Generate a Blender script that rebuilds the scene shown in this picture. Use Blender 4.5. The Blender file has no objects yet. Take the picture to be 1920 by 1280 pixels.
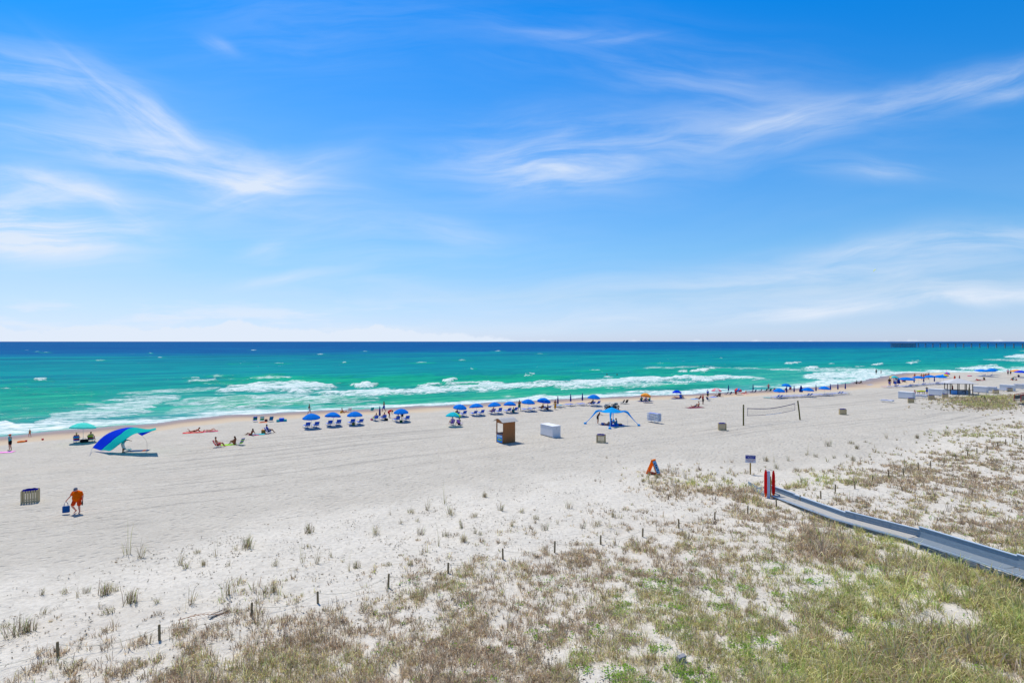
# Sunny gulf beach seen from a balcony: everything is built in metres, camera at the origin, +Y out to sea.
def _t(a,b,c): return (a/2,b/2,c/2,1)
SKYT=[(0,_t(.9,1.12,1.86)),(.024,_t(.78,1.0,1.54)),(.05,_t(.7,.98,1.33)),(.097,_t(.42,1.02,1.4)),(.19,_t(.12,1.0,1.62)),(.34,_t(.02,.97,1.8)),(.42,_t(.45,.95,1.4)),(.55,_t(.85,.95,1.05)),(1,_t(.95,.95,.95))]
CLOUDC=(7.6,8.4,9.6,1)
SKYS=.096
SEAK=.84
import bpy, math, random
import numpy as np
from mathutils import Vector, Matrix
R=math.radians; PI=math.pi
random.seed(7); RNG=np.random.default_rng(11)
sc=bpy.context.scene; COL=sc.collection
# ------------------------------------------------------------ place and scale
H=11.5; F=1050.0; SEA=-1.2          # eye height above the beach, focal length in photo pixels, sea level
EX=np.array([0.857,0.515]); NX=np.array([-0.515,0.857])   # along the shore, towards the sea
SH=R(31.0)                           # turns local +Y towards the sea
# ------------------------------------------------------------ noise
def _h(ix,iy,s):
    n=(ix.astype(np.int64)*374761393+iy.astype(np.int64)*668265263+s*974634777)&0x7fffffff
    n=((n^(n>>13))*1274126177)&0x7fffffff
    return ((n^(n>>16))&0xffff)/65535.0
def vnoise(x,y,s=0):
    x=np.asarray(x,float); y=np.asarray(y,float)
    ix=np.floor(x); iy=np.floor(y); fx=x-ix; fy=y-iy
    fx=fx*fx*(3-2*fx); fy=fy*fy*(3-2*fy)
    a=_h(ix,iy,s);b=_h(ix+1,iy,s);c=_h(ix,iy+1,s);d=_h(ix+1,iy+1,s)
    return (a+(b-a)*fx)*(1-fy)+(c+(d-c)*fx)*fy
def fbm(x,y,o=4,s=0):
    t=0;a=.5;n=0
    for k in range(o):
        t=t+a*vnoise(x*2**k+17.3*k,y*2**k-9.1*k,s+k); n+=a; a*=.5
    return t/n
def sstep(a,b,x):
    t=np.clip((x-a)/(b-a),0,1); return t*t*(3-2*t)
# ------------------------------------------------------------ terrain
_sh=[(-400,822),(-200,820),(0,817),(100,808),(200,799),(300,791),(420,778),(560,771),(700,765),(850,758),(1000,750),(1150,743),(1300,738),(1440,731),(1540,724),(1600,716),(1650,706),(1690,699),(1800,698),(1920,697),(2100,694),(2300,690)]
_S=[];_T=[]
for u,v in _sh:
    d=(H-SEA)*F/(v-640); x=(u-960)/F*d
    _S.append(x*EX[0]+d*EX[1]); _T.append(x*NX[0]+d*NX[1])
_o=np.argsort(_S); _S=np.array(_S)[_o]; _T=np.array(_T)[_o]
def tshore(s):
    return np.interp(s,_S,_T)+.5*np.sin(s*.35)+.35*np.sin(s*.8+1)
def st(x,y): return x*EX[0]+y*EX[1], x*NX[0]+y*NX[1]
def px(x,y,z=0.0):
    y=np.maximum(y,1.0); return 960+F*x/y, 640+F*(H-z)/y
DU=np.array([-300,0,110,300,420,600,728,840,943,1000,1060,1130,1200,1300,1400,1500,1560,1640,1700,1800,1920,2300],float)
DV=np.array([1115,1100,1085,1035,1005,965,950,935,922,912,902,892,885,885,893,890,875,865,842,812,783,740],float)
def dune_line(u): return np.interp(u,DU,DV)
def terrain(x,y):
    x=np.asarray(x,float); y=np.asarray(y,float)
    s,t=st(x,y); D=tshore(s)-t
    z=np.where(D<22,SEA*(1-sstep(0,1,(D+2)/24*.92+.04)),0)
    z=np.where(D<0,SEA-.04*np.minimum(-D,60)-.02+SEA*0,z)
    z=np.where((D>=0)&(D<22),SEA*(1-(.55*sstep(0,22,D)+.45*np.clip(D/22,0,1))),z)
    u,v=px(x,y)
    dz=sstep(-60,40,v-dune_line(u))*(y>1)+(y<=1)*1.0
    z=z+dz*( .55*(fbm(x*.16,y*.16,3,3)-.42)+.16*(fbm(x*.8,y*.8,3,5)-.5))
    land=sstep(4,16,D)
    z=z+land*.07*(fbm(x*.35,y*.35,3,8)-.5)
    # tall grassy dune at the far right, and dune shoulder beside the boardwalk
    for (cx,cy,rx,ry,h) in ((88,104,10,4.5,1.0),(101,108,9,5,1.0),(77,99,6,3,.35)):
        z=z+h*np.exp(-(((x-cx)/rx)**2+((y-cy)/ry)**2))
    return z
def P(u,v,dz=0.0):
    z=0.0
    for _ in range(12):
        d=(H-z)*F/(v-640); x=(u-960)/F*d; z=.5*z+.5*float(terrain(x,d))
    d=(H-z)*F/(v-640); return Vector(((u-960)/F*d,d,float(terrain((u-960)/F*d,d))+dz))
def W(u,v,d): return Vector(((u-960)/F*d,d,H-(v-640)/F*d))
# ------------------------------------------------------------ materials
def newmat(name):
    m=bpy.data.materials.new(name); m.use_nodes=True; nt=m.node_tree; nt.nodes.clear()
    return m,nt,nt.nodes,nt.links
def S(c): return tuple(((x/255)/12.92 if x/255<=.04045 else ((x/255+.055)/1.055)**2.4) for x in c)+(1,)
_M={}
def mat(name,c,rough=.6,spec=.3,var=.12,scale=9,metal=0,transl=0,bump=0.0,bs=40):
    if name in _M: return _M[name]
    m,nt,N,L=newmat(name)
    out=N.new('ShaderNodeOutputMaterial'); b=N.new('ShaderNodeBsdfPrincipled')
    b.inputs['Roughness'].default_value=rough; b.inputs['Specular IOR Level'].default_value=spec; b.inputs['Metallic'].default_value=metal
    tc=N.new('ShaderNodeTexCoord'); no=N.new('ShaderNodeTexNoise'); no.inputs['Scale'].default_value=scale; no.inputs['Detail'].default_value=5
    L.new(tc.outputs['Object'],no.inputs['Vector'])
    mx=N.new('ShaderNodeMix'); mx.data_type='RGBA'
    c=S(c) if max(c[:3])>1 else tuple(c[:3])+(1,)
    mx.inputs[6].default_value=tuple(x*(1-var) for x in c[:3])+(1,); mx.inputs[7].default_value=tuple(min(1,x*(1+var)) for x in c[:3])+(1,)
    L.new(no.outputs['Fac'],mx.inputs[0]); L.new(mx.outputs[2],b.inputs['Base Color'])
    if bump:
        n2=N.new('ShaderNodeTexNoise'); n2.inputs['Scale'].default_value=bs; n2.inputs['Detail'].default_value=4
        L.new(tc.outputs['Object'],n2.inputs['Vector'])
        bp=N.new('ShaderNodeBump'); bp.inputs['Strength'].default_value=bump; bp.inputs['Distance'].default_value=.02
        L.new(n2.outputs['Fac'],bp.inputs['Height']); L.new(bp.outputs[0],b.inputs['Normal'])
    if transl:
        tr=N.new('ShaderNodeBsdfTranslucent'); L.new(mx.outputs[2],tr.inputs['Color'])
        ms=N.new('ShaderNodeMixShader'); ms.inputs[0].default_value=transl
        L.new(b.outputs[0],ms.inputs[1]); L.new(tr.outputs[0],ms.inputs[2]); L.new(ms.outputs[0],out.inputs[0])
    else: L.new(b.outputs[0],out.inputs[0])
    _M[name]=m; return m
def fab(name,c,tl=.25): return mat(name,c,.85,.1,.1,6,0,tl,.4,25)
# ------------------------------------------------------------ mesh builder
class MB:
    def __init__(s): s.v=[];s.f=[];s.m=[]
    def add(s,vs,fs,mi=0):
        o=len(s.v); s.v+= [tuple(p) for p in vs]; s.f+=[tuple(i+o for i in f) for f in fs]; s.m+=[mi]*len(fs); return s
    def box(s,c,size,rot=None,mi=0,taper=1.0,bev=0):
        x,y,z=[k/2 for k in size]; M=(rot if rot is not None else Matrix.Identity(3)); c=Vector(c)
        if bev>0:
            b=min(bev,x*.45,y*.45,z*.45); vs=[];fs=[]
            for (zz,i) in ((-z,b),(-z+b,0),(z-b,0),(z,b)):
                for (sx,sy) in ((-1,-1),(1,-1),(1,1),(-1,1)):
                    ex=x-i; ey=y-i
                    if i: vs+= [(sx*ex,sy*ey,zz)]*2
                    elif sx*sy>0: vs+=[(sx*ex,sy*(ey-b),zz),(sx*(ex-b),sy*ey,zz)][::1 if sx<0 else 1]
                    else: vs+=[(sx*(ex-b),sy*ey,zz),(sx*ex,sy*(ey-b),zz)]
            # keep ring order consistent (ccw)
            rings=[]
            for k in range(4):
                r=vs[k*8:(k+1)*8]; r=sorted(r,key=lambda p: math.atan2(p[1],p[0])) if k in(1,2) else r
                rings.append(r)
            for k in (0,3):
                z0=rings[k][0][2]; src=rings[1]
                rings[k]=[(p[0]*(x-b)/x,p[1]*(y-b)/y,z0) for p in src]
            vv=sum(rings,[])
            for k in range(3):
                for j in range(8): fs.append((k*8+j,k*8+(j+1)%8,(k+1)*8+(j+1)%8,(k+1)*8+j))
            fs.append(tuple(range(7,-1,-1))); fs.append(tuple(range(24,32)))
            return s.add([c+M@Vector(p) for p in vv],fs,mi)
        p=[(-x,-y,-z),(x,-y,-z),(x,y,-z),(-x,y,-z)]+[(a*taper,b2*taper,z) for a,b2 in ((-x,-y),(x,-y),(x,y),(-x,y))]
        return s.add([c+M@Vector(q) for q in p],[(0,3,2,1),(4,5,6,7),(0,1,5,4),(1,2,6,5),(2,3,7,6),(3,0,4,7)],mi)
    def tube(s,pts,r,n=6,mi=0,caps=True):
        pts=[Vector(p) for p in pts]; rr=r if isinstance(r,(list,tuple)) else [r]*len(pts)
        vs=[];fs=[]; ref=None
        for i,p in enumerate(pts):
            t=(pts[min(i+1,len(pts)-1)]-pts[max(i-1,0)]).normalized()
            if ref is None: ref=Vector((1,0,0)) if abs(t.x)<.8 else Vector((0,1,0))
            a=(ref-t*ref.dot(t)).normalized(); b=t.cross(a); ref=a
            for k in range(n):
                w=2*PI*k/n; vs.append(p+(a*math.cos(w)+b*math.sin(w))*rr[i])
        for i in range(len(pts)-1):
            for k in range(n): fs.append((i*n+k,i*n+(k+1)%n,(i+1)*n+(k+1)%n,(i+1)*n+k))
        if caps: fs.append(tuple(range(n-1,-1,-1))); fs.append(tuple((len(pts)-1)*n+k for k in range(n)))
        return s.add(vs,fs,mi)
    def ball(s,c,r,n=8,m=6,mi=0,M=None):
        r=r if isinstance(r,(tuple,list)) else (r,r,r); c=Vector(c); vs=[];fs=[]
        M=M or Matrix.Identity(3)
        for i in range(m+1):
            a=PI*i/m
            for k in range(n):
                w=2*PI*k/n; vs.append(c+M@Vector((r[0]*math.sin(a)*math.cos(w),r[1]*math.sin(a)*math.sin(w),r[2]*math.cos(a))))
        for i in range(m):
            for k in range(n): fs.append((i*n+k,(i+1)*n+k,(i+1)*n+(k+1)%n,i*n+(k+1)%n))
        return s.add(vs,fs,mi)
    def caps(s,p0,r0,p1,r1,n=10):
        p0=Vector(p0);p1=Vector(p1)
        d=p1-p0; L=d.length
        if L<1e-5: return s.ball(p0,max(r0,r1),n,8)
        t=d/L; pts=[];rr=[]
        for k in range(4): a=PI/2*(1-k/3.999); pts.append(p0-t*r0*math.sin(a)); rr.append(max(1e-3,r0*math.cos(a)))
        for k in range(4): a=PI/2*(k/3.999); pts.append(p1+t*r1*math.sin(a)); rr.append(max(1e-3,r1*math.cos(a)))
        return s.tube(pts,rr,n)
    def grid(s,fn,nu,nv,mi=0,mf=None):
        vs=[fn(i/nu,j/nv) for i in range(nu+1) for j in range(nv+1)]; o=len(s.v)
        s.v+=[tuple(p) for p in vs]
        for i in range(nu):
            for j in range(nv):
                a=o+i*(nv+1)+j; s.f.append((a,a+nv+1,a+nv+2,a+1)); s.m.append(mf(i,j) if mf else mi)
        return s
    def mesh(s,name,mats):
        me=bpy.data.meshes.new(name); me.from_pydata(s.v,[],s.f); me.validate()
        for m in (mats if isinstance(mats,(list,tuple)) else [mats]): me.materials.append(m)
        if len(me.polygons)==len(s.m): me.polygons.foreach_set('material_index',s.m)
        return me
    def build(s,name,mats,parent=None,smooth=False):
        me=s.mesh(name,mats); 
        if smooth: me.polygons.foreach_set('use_smooth',[True]*len(me.polygons))
        o=bpy.data.objects.new(name,me); COL.objects.link(o)
        if parent: o.parent=parent
        return o
def solid(o,th=.006):
    md=o.modifiers.new('thickness','SOLIDIFY'); md.thickness=th; md.offset=0; return o
def tag(o,label=None,cat=None,group=None,kind=None):
    if label: o['label']=label
    if cat: o['category']=cat
    if group: o['group']=group
    if kind: o['kind']=kind
    return o
def empty(name,loc=(0,0,0),rz=0):
    o=bpy.data.objects.new(name,None); o.empty_display_size=.2; COL.objects.link(o); o.location=loc; o.rotation_euler=(0,0,rz); return o
def dup(o,parent=None):
    c=o.copy(); COL.objects.link(c); c.parent=parent
    for ch in o.children: dup(ch,c)
    return c
_C={}
def inst(key,fn,loc,rz,label,cat,group=None,scale=1.0,tilt=None):
    if key in _C:
        o=dup(_C[key]); 
        if 'group' in o: del o['group']
    else: o=fn(); _C[key]=o
    o.location=loc; o.rotation_euler=(tilt[0] if tilt else 0,tilt[1] if tilt else 0,rz); o.scale=(scale,)*3
    return tag(o,label,cat,group)
def npmesh(name,co,faces,mats,smooth=True,attrs=None,matidx=None):
    me=bpy.data.meshes.new(name); n=len(co); k=faces.shape[1]; m=len(faces)
    me.vertices.add(n); me.vertices.foreach_set('co',np.ascontiguousarray(co,dtype=np.float32).ravel())
    me.loops.add(m*k); me.loops.foreach_set('vertex_index',np.ascontiguousarray(faces,dtype=np.int32).ravel())
    me.polygons.add(m); me.polygons.foreach_set('loop_start',np.arange(0,m*k,k,dtype=np.int32)); me.polygons.foreach_set('loop_total',np.full(m,k,dtype=np.int32))
    if matidx is not None: me.polygons.foreach_set('material_index',matidx.astype(np.int32))
    me.polygons.foreach_set('use_smooth',np.full(m,smooth))
    for a,(ty,arr) in (attrs or {}).items():
        at=me.attributes.new(a,ty,'POINT'); at.data.foreach_set('color' if ty=='FLOAT_COLOR' else 'value',np.ascontiguousarray(arr,dtype=np.float32).ravel())
    for mm in mats: me.materials.append(mm)
    me.update(calc_edges=True); me.validate()
    o=bpy.data.objects.new(name,me); COL.objects.link(o); return o
# ------------------------------------------------------------ camera, render, light
cd=bpy.data.cameras.new('camera'); cam=bpy.data.objects.new('camera',cd); COL.objects.link(cam); sc.camera=cam
cam.location=(0,0,H); cam.rotation_euler=(R(90),0,0); cd.sensor_width=36; cd.lens=36*F/1920; cd.clip_end=300000; cd.clip_start=.1
vs=sc.view_settings; vs.view_transform='Standard'; vs.look='None'; vs.gamma=1; vs.exposure=.07
SUN_EL=R(64); SUN_AZ=math.atan2(-.30,.37)      # clockwise from +Y
sl=bpy.data.lights.new('sun','SUN'); sl.energy=3.9; sl.angle=R(.53); sl.color=(1,.94,.86)
so=bpy.data.objects.new('sun',sl); COL.objects.link(so)
sd=Vector((math.sin(SUN_AZ)*math.cos(SUN_EL),math.cos(SUN_AZ)*math.cos(SUN_EL),math.sin(SUN_EL)))
so.rotation_euler=sd.to_track_quat('Z','Y').to_euler(); so.location=(0,0,60)
# world: Nishita sky, richer blue, thin cirrus in world directions
w=bpy.data.worlds.new('World'); sc.world=w; w.use_nodes=True; nt=w.node_tree; N=nt.nodes; L=nt.links; N.clear()
class G:
    """tiny node maths helper"""
    def __init__(s,N,L): s.N=N;s.L=L
    def sock(s,n,i,x):
        if hasattr(x,'links') or hasattr(x,'is_linked'): s.L.new(x,n.inputs[i])
        elif x is not None: n.inputs[i].default_value=x
    def m(s,op,a,b=None,c=None,clamp=False):
        n=s.N.new('ShaderNodeMath'); n.operation=op; n.use_clamp=clamp
        s.sock(n,0,a); s.sock(n,1,b); s.sock(n,2,c); return n.outputs[0]
    def ss(s,x,a,b):
        n=s.N.new('ShaderNodeMapRange'); n.interpolation_type='SMOOTHSTEP'; s.sock(n,0,x); n.inputs[1].default_value=a; n.inputs[2].default_value=b; return n.outputs[0]
    def xyz(s,x,y,z=0.0):
        n=s.N.new('ShaderNodeCombineXYZ'); s.sock(n,0,x); s.sock(n,1,y); s.sock(n,2,z); return n.outputs[0]
    def noise(s,vec,scale,det=5,rough=.5,dist=0,col=False):
        n=s.N.new('ShaderNodeTexNoise'); s.L.new(vec,n.inputs['Vector']); n.inputs['Scale'].default_value=scale; n.inputs['Detail'].default_value=det
        n.inputs['Roughness'].default_value=rough; n.inputs['Distortion'].default_value=dist; return n.outputs['Color' if col else 'Fac']
    def mix(s,f,a,b,bt='MIX'):
        n=s.N.new('ShaderNodeMix'); n.data_type='RGBA'; n.blend_type=bt; s.sock(n,0,f); s.sock(n,6,a); s.sock(n,7,b); return n.outputs[2]
    def ramp(s,x,stops):
        n=s.N.new('ShaderNodeValToRGB'); s.L.new(x,n.inputs[0]); e=n.color_ramp.elements
        while len(e)<len(stops): e.new(.5)
        for k,(p,c) in enumerate(stops): e[k].position=p; e[k].color=c
        return n.outputs[0]
g=G(N,L)
sky=N.new('ShaderNodeTexSky'); sky.sky_type='NISHITA'; sky.sun_disc=False; sky.sun_elevation=SUN_EL; sky.sun_rotation=SUN_AZ%(2*PI); sky.air_density=1.0; sky.dust_density=.3; sky.ozone_density=3.0; sky.altitude=0
tc=N.new('ShaderNodeTexCoord'); sep=N.new('ShaderNodeSeparateXYZ'); L.new(tc.outputs['Generated'],sep.inputs[0])
X,Y,Z=sep.outputs
Yc=g.m('MAXIMUM',Y,.08); Zc=g.m('MAXIMUM',Z,.0)
# tangent coordinates of the seaward sky
A=g.m('DIVIDE',X,Yc); B=g.m('DIVIDE',Zc,Yc)
el=g.m('ARCSINE',g.m('MINIMUM',Zc,1.0))
tint=g.ramp(g.m('MULTIPLY',el,1/1.57),SKYT)
base=g.mix(1.0,sky.outputs[0],tint,'MULTIPLY')
base=g.mix(1.0,base,(2,2,2,1),'MULTIPLY')
cl=None
AB=g.xyz(A,B)
warp=g.noise(AB,2.2,3,.5,0,True)
sw=N.new('ShaderNodeSeparateXYZ'); L.new(warp,sw.inputs[0])
A2=g.m('MULTIPLY_ADD',g.m('SUBTRACT',sw.outputs[0],.5),.16,A); B2=g.m('MULTIPLY_ADD',g.m('SUBTRACT',sw.outputs[1],.5),.09,B)
def blob(u,v,ru,rv,ang,amp):
    """one cirrus streak: a rotated soft ellipse"""
    ca=math.cos(ang); sa=math.sin(ang); a0=(u-960)/F; b0=(640-v)/F
    mp=N.new('ShaderNodeVectorMath'); mp.operation='MULTIPLY_ADD'   # scaled and shifted, then measured
    rot=N.new('ShaderNodeMapping'); rot.vector_type='TEXTURE'; rot.inputs[1].default_value=(a0,b0,0); rot.inputs[2].default_value=(0,0,ang); rot.inputs[3].default_value=(ru*1.12/F,rv*1.35/F,1)
    L.new(ABW,rot.inputs[0]); N.remove(mp)
    n=N.new('ShaderNodeVectorMath'); n.operation='DOT_PRODUCT'; L.new(rot.outputs[0],n.inputs[0]); L.new(rot.outputs[0],n.inputs[1])
    return g.m('MULTIPLY',g.m('POWER',.368,n.outputs['Value']),amp*1.0)
ABW=g.xyz(A2,B2)
def fibre(ang,seed,fs=(3,24)):
    rot=N.new('ShaderNodeMapping'); rot.vector_type='TEXTURE'; rot.inputs[1].default_value=(seed,seed*.7,0); rot.inputs[2].default_value=(0,0,ang); rot.inputs[3].default_value=(1/fs[0],1/fs[1],1)
    L.new(ABW,rot.inputs[0]); n=N.new('ShaderNodeTexNoise'); n.noise_dimensions='2D'; L.new(rot.outputs[0],n.inputs['Vector'])
    n.inputs['Scale'].default_value=1; n.inputs['Detail'].default_value=8; n.inputs['Roughness'].default_value=.62; n.inputs['Distortion'].default_value=.35
    return g.m('MULTIPLY_ADD',g.ss(n.outputs['Fac'],.24,.82),.85,.10)
blobs=[(120,170,170,45,-.30,.20),(250,200,130,24,-.62,.62),(310,215,90,12,-.66,.4),(60,130,160,30,-.15,.3),(150,262,230,22,-.12,.38),(420,315,210,38,-.22,.5),(520,345,120,22,.35,.5),(470,350,120,22,-.1,.4),
 (130,345,170,20,-.14,.55),(230,380,70,14,-.6,.35),(60,420,190,50,-.05,.8),(80,445,130,26,.0,.6),(20,465,90,16,.1,.5),
 (520,465,50,14,.25,.4),(700,430,240,30,-.05,.22),(840,430,60,16,-.2,.35),(540,522,80,8,.2,.4),(590,30,260,90,.1,.15),(400,95,30,8,-.4,.3),
 (1000,300,190,52,-.02,.34),(1030,320,110,22,-.02,.45),(1060,265,30,14,.1,.25),(1300,262,330,42,.10,.36),(1460,240,95,26,.16,.62),(1700,190,260,20,.26,.42),(1860,150,110,20,.25,.5),(1900,172,90,10,.1,.3),(1200,120,330,60,-.22,.16),(1110,70,120,10,-.02,.3),(1380,170,120,26,-.2,.2),
 (1640,325,75,15,-.1,.42),(1600,470,120,14,.15,.35),(1750,470,360,30,.1,.3),(1840,455,220,16,.08,.4),(1400,530,500,22,.07,.45),(1650,580,420,10,.07,.7),(1300,590,420,16,.05,.4),(1800,550,260,22,.06,.4),(700,520,260,40,.03,.2)]
for (lo,hi,a) in ((-9,-.3,-.6),(-.3,-.06,-.15),(-.06,.14,.06),(.14,9,.28)):
    acc=None
    for b in blobs:
        if lo<=b[4]<hi: x=blob(*b); acc=x if acc is None else g.m('ADD',acc,x)
    x=g.m('MULTIPLY',acc,fibre(a,a*7)); cl=x if cl is None else g.m('ADD',cl,x)
# broad milky veil, stronger low and to the left, and the low cumulus bank on the horizon
veil=g.m('MULTIPLY',g.noise(g.xyz(g.m('MULTIPLY',A2,1.1),g.m('MULTIPLY',B2,7)),1.0,6,.55,.5),g.ss(B,.62,.05))
cl=g.m('ADD',cl,g.m('MULTIPLY',veil,.30))
leftv=g.m('MULTIPLY',g.m('MULTIPLY',g.ss(A,.2,-.9),g.ss(B,.7,.2)),.14); cl=g.m('ADD',cl,leftv)
lowA=g.m('MULTIPLY',g.ss(g.noise(g.xyz(g.m('MULTIPLY',A,5),g.m('MULTIPLY',B,34)),1.0,7,.6),.46,.62),g.m('MULTIPLY',g.ss(B,.085,.05),g.ss(A,.1,-.5)))
cl=g.m('ADD',cl,g.m('MULTIPLY',lowA,.45))
pn=g.noise(g.xyz(g.m('MULTIPLY',A,26),g.m('MULTIPLY',B,18)),1.0,5,.6)
hb=g.m('MULTIPLY',g.m('MULTIPLY_ADD',g.noise(g.xyz(A,0.0),5.0,1),.075,-.013),g.ss(A,.12,-.3))
puff=g.m('MULTIPLY',g.ss(g.m('SUBTRACT',g.m('MULTIPLY_ADD',g.m('SUBTRACT',pn,.5),.03,hb),B),-.002,.006),.8)
cl=g.m('ADD',cl,puff)
cl=g.m('MINIMUM',cl,.93)
cl=g.m('MULTIPLY',cl,g.ss(Y,.02,.2))
CW=N.new('ShaderNodeRGB'); CW.outputs[0].default_value=CLOUDC
fin=g.mix(cl,base,CW.outputs[0])
w.cycles.sampling_method='MANUAL'; w.cycles.sample_map_resolution=256
bg=N.new('ShaderNodeBackground'); bg.inputs[1].default_value=SKYS; L.new(fin,bg.inputs[0])
wo=N.new('ShaderNodeOutputWorld'); L.new(bg.outputs[0],wo.inputs[0])
# ============================================================ SETTING: beach terrain
def polar(rs,az):
    r,a=np.meshgrid(rs,az,indexing='ij'); x=r*np.sin(a); y=r*np.cos(a)
    n,m=len(rs),len(az); i=np.arange(n-1)[:,None]; j=np.arange(m-1)[None,:]
    q=np.stack([i*m+j,i*m+j+1,(i+1)*m+j+1,(i+1)*m+j],-1).reshape(-1,4)[:,::-1]
    return x.ravel(),y.ravel(),q
az=np.concatenate([np.linspace(-PI,-R(56),24)[:-1],np.linspace(-R(56),R(56),880),np.linspace(R(56),PI,24)[1:]])
rs=np.concatenate([[.01,4,8,12],np.geomspace(14,330,470),np.geomspace(340,4000,40)])
x,y,q=polar(rs,az); z=terrain(x,y)
s_,t_=st(x,y); D_=tshore(s_)-t_
u_,v_=px(x,y); dune=sstep(-35,25,v_-dune_line(u_)+22*(fbm(x*.25,y*.25,3,21)-.5)*2)*(y>1)+(y<=1)
# pale footprint-free dune sand, trodden sand, damp sand
z=z+(y>5)*(np.hypot(x,y)<110)*sstep(3,14,D_)*(1-dune)*(.05*(fbm(x*2.2,y*2.2,2,31)-.5)+.035*(fbm(x*5.5,y*5.5,2,33)-.5))
z=z+(y>5)*(np.hypot(x,y)<70)*dune*.05*(fbm(x*3,y*3,3,35)-.5)
m,nt,N,L=newmat('sand'); g=G(N,L)
out=N.new('ShaderNodeOutputMaterial'); bs=N.new('ShaderNodeBsdfPrincipled'); L.new(bs.outputs[0],out.inputs[0])
at=lambda n:(lambda k:(setattr(k,'attribute_name',n),k)[1])(N.new('ShaderNodeAttribute')).outputs['Fac']
geo=N.new('ShaderNodeNewGeometry'); vr=N.new('ShaderNodeVectorRotate'); vr.rotation_type='Z_AXIS'; vr.inputs['Angle'].default_value=-SH
L.new(geo.outputs['Position'],vr.inputs[0]); sp=N.new('ShaderNodeSeparateXYZ'); L.new(vr.outputs[0],sp.inputs[0]); s,t,_=sp.outputs
dry=at('dry'); dn=at('dune')
pos=geo.outputs['Position']
n1=g.noise(pos,.35,5,.6); n2=g.noise(pos,4.0,4,.65); n3=g.noise(pos,26.0,3,.6)
trod=g.ramp(n1,[(.3,(.49,.455,.385,1)),(.7,(.575,.535,.455,1))])
dsand=g.ramp(n1,[(.3,(.64,.60,.515,1)),(.7,(.71,.665,.575,1))])
c=g.mix(dn,trod,dsand)
c=g.mix(g.m('MULTIPLY',g.ss(n2,.60,.36),.30),c,(.34,.31,.26,1))
# scattered grey specks of shell and weed along the dune foot
vo=N.new('ShaderNodeTexVoronoi'); L.new(pos,vo.inputs['Vector']); vo.inputs['Scale'].default_value=2.2
speck=g.m('MULTIPLY',g.ss(vo.outputs['Distance'],.11,.06),g.m('MULTIPLY',dn,g.ss(g.noise(pos,.5,2),.45,.6)))
c=g.mix(g.m('MULTIPLY',speck,.55),c,(.22,.19,.15,1))
litter=g.m('MULTIPLY',at('litter'),g.ss(g.noise(pos,3.2,5,.7),.40,.66))
c=g.mix(g.m('MULTIPLY',litter,.62),c,(.30,.245,.19,1))
# damp sand towards the water
wetc=g.ramp(dry,[(0,(.25,.20,.19,1)),(.28,(.32,.25,.22,1)),(.44,(.46,.35,.255,1)),(.62,(.55,.435,.30,1)),(.85,(.57,.465,.335,1)),(1,(.55,.49,.40,1))])
wn=g.m('ADD',dry,g.m('MULTIPLY',g.m('SUBTRACT',g.noise(g.xyz(g.m('MULTIPLY',s,.06),g.m('MULTIPLY',t,.3)),1.0,4),.5),.35))
c=g.mix(g.ss(wn,1.0,.80),c,wetc)
# long tyre tracks raked along the beach
tw=g.m('ADD',t,g.m('MULTIPLY',g.m('SUBTRACT',g.noise(g.xyz(g.m('MULTIPLY',s,.018),g.m('MULTIPLY',t,.03)),1.0,2),.5),11))
ln=g.noise(g.xyz(g.m('MULTIPLY',s,.012),g.m('MULTIPLY',tw,1.0)),1.0,3,.65)
trk=g.m('MULTIPLY',g.ss(ln,.52,.62),at('track'))
c=g.mix(g.m('MULTIPLY',trk,.72),c,(.36,.335,.29,1))
L.new(c,bs.inputs['Base Color'])
L.new(g.m('MULTIPLY_ADD',g.ss(dry,0,.3),.65,.3),bs.inputs['Roughness']); bs.inputs['Specular IOR Level'].default_value=.25
vf=N.new('ShaderNodeTexVoronoi'); vf.feature='SMOOTH_F1'; vf.inputs['Scale'].default_value=1.0
L.new(g.xyz(g.m('MULTIPLY',s,1.7),g.m('MULTIPLY',t,2.6)),vf.inputs['Vector'])
foot=g.m('MULTIPLY',g.ss(vf.outputs['Distance'],.0,.42),g.m('MULTIPLY',g.m('SUBTRACT',1.0,g.m('MULTIPLY',dn,.8)),g.ss(dry,.5,1.0)))
hgt=g.m('ADD',g.m('MULTIPLY',foot,.55),g.m('ADD',g.m('MULTIPLY',n2,.55),g.m('ADD',g.m('MULTIPLY',n3,.12),g.m('MULTIPLY',trk,-.35))))
bp=N.new('ShaderNodeBump'); bp.inputs['Strength'].default_value=.9; bp.inputs['Distance'].default_value=.20; L.new(hgt,bp.inputs['Height']); L.new(bp.outputs[0],bs.inputs['Normal'])
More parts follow.
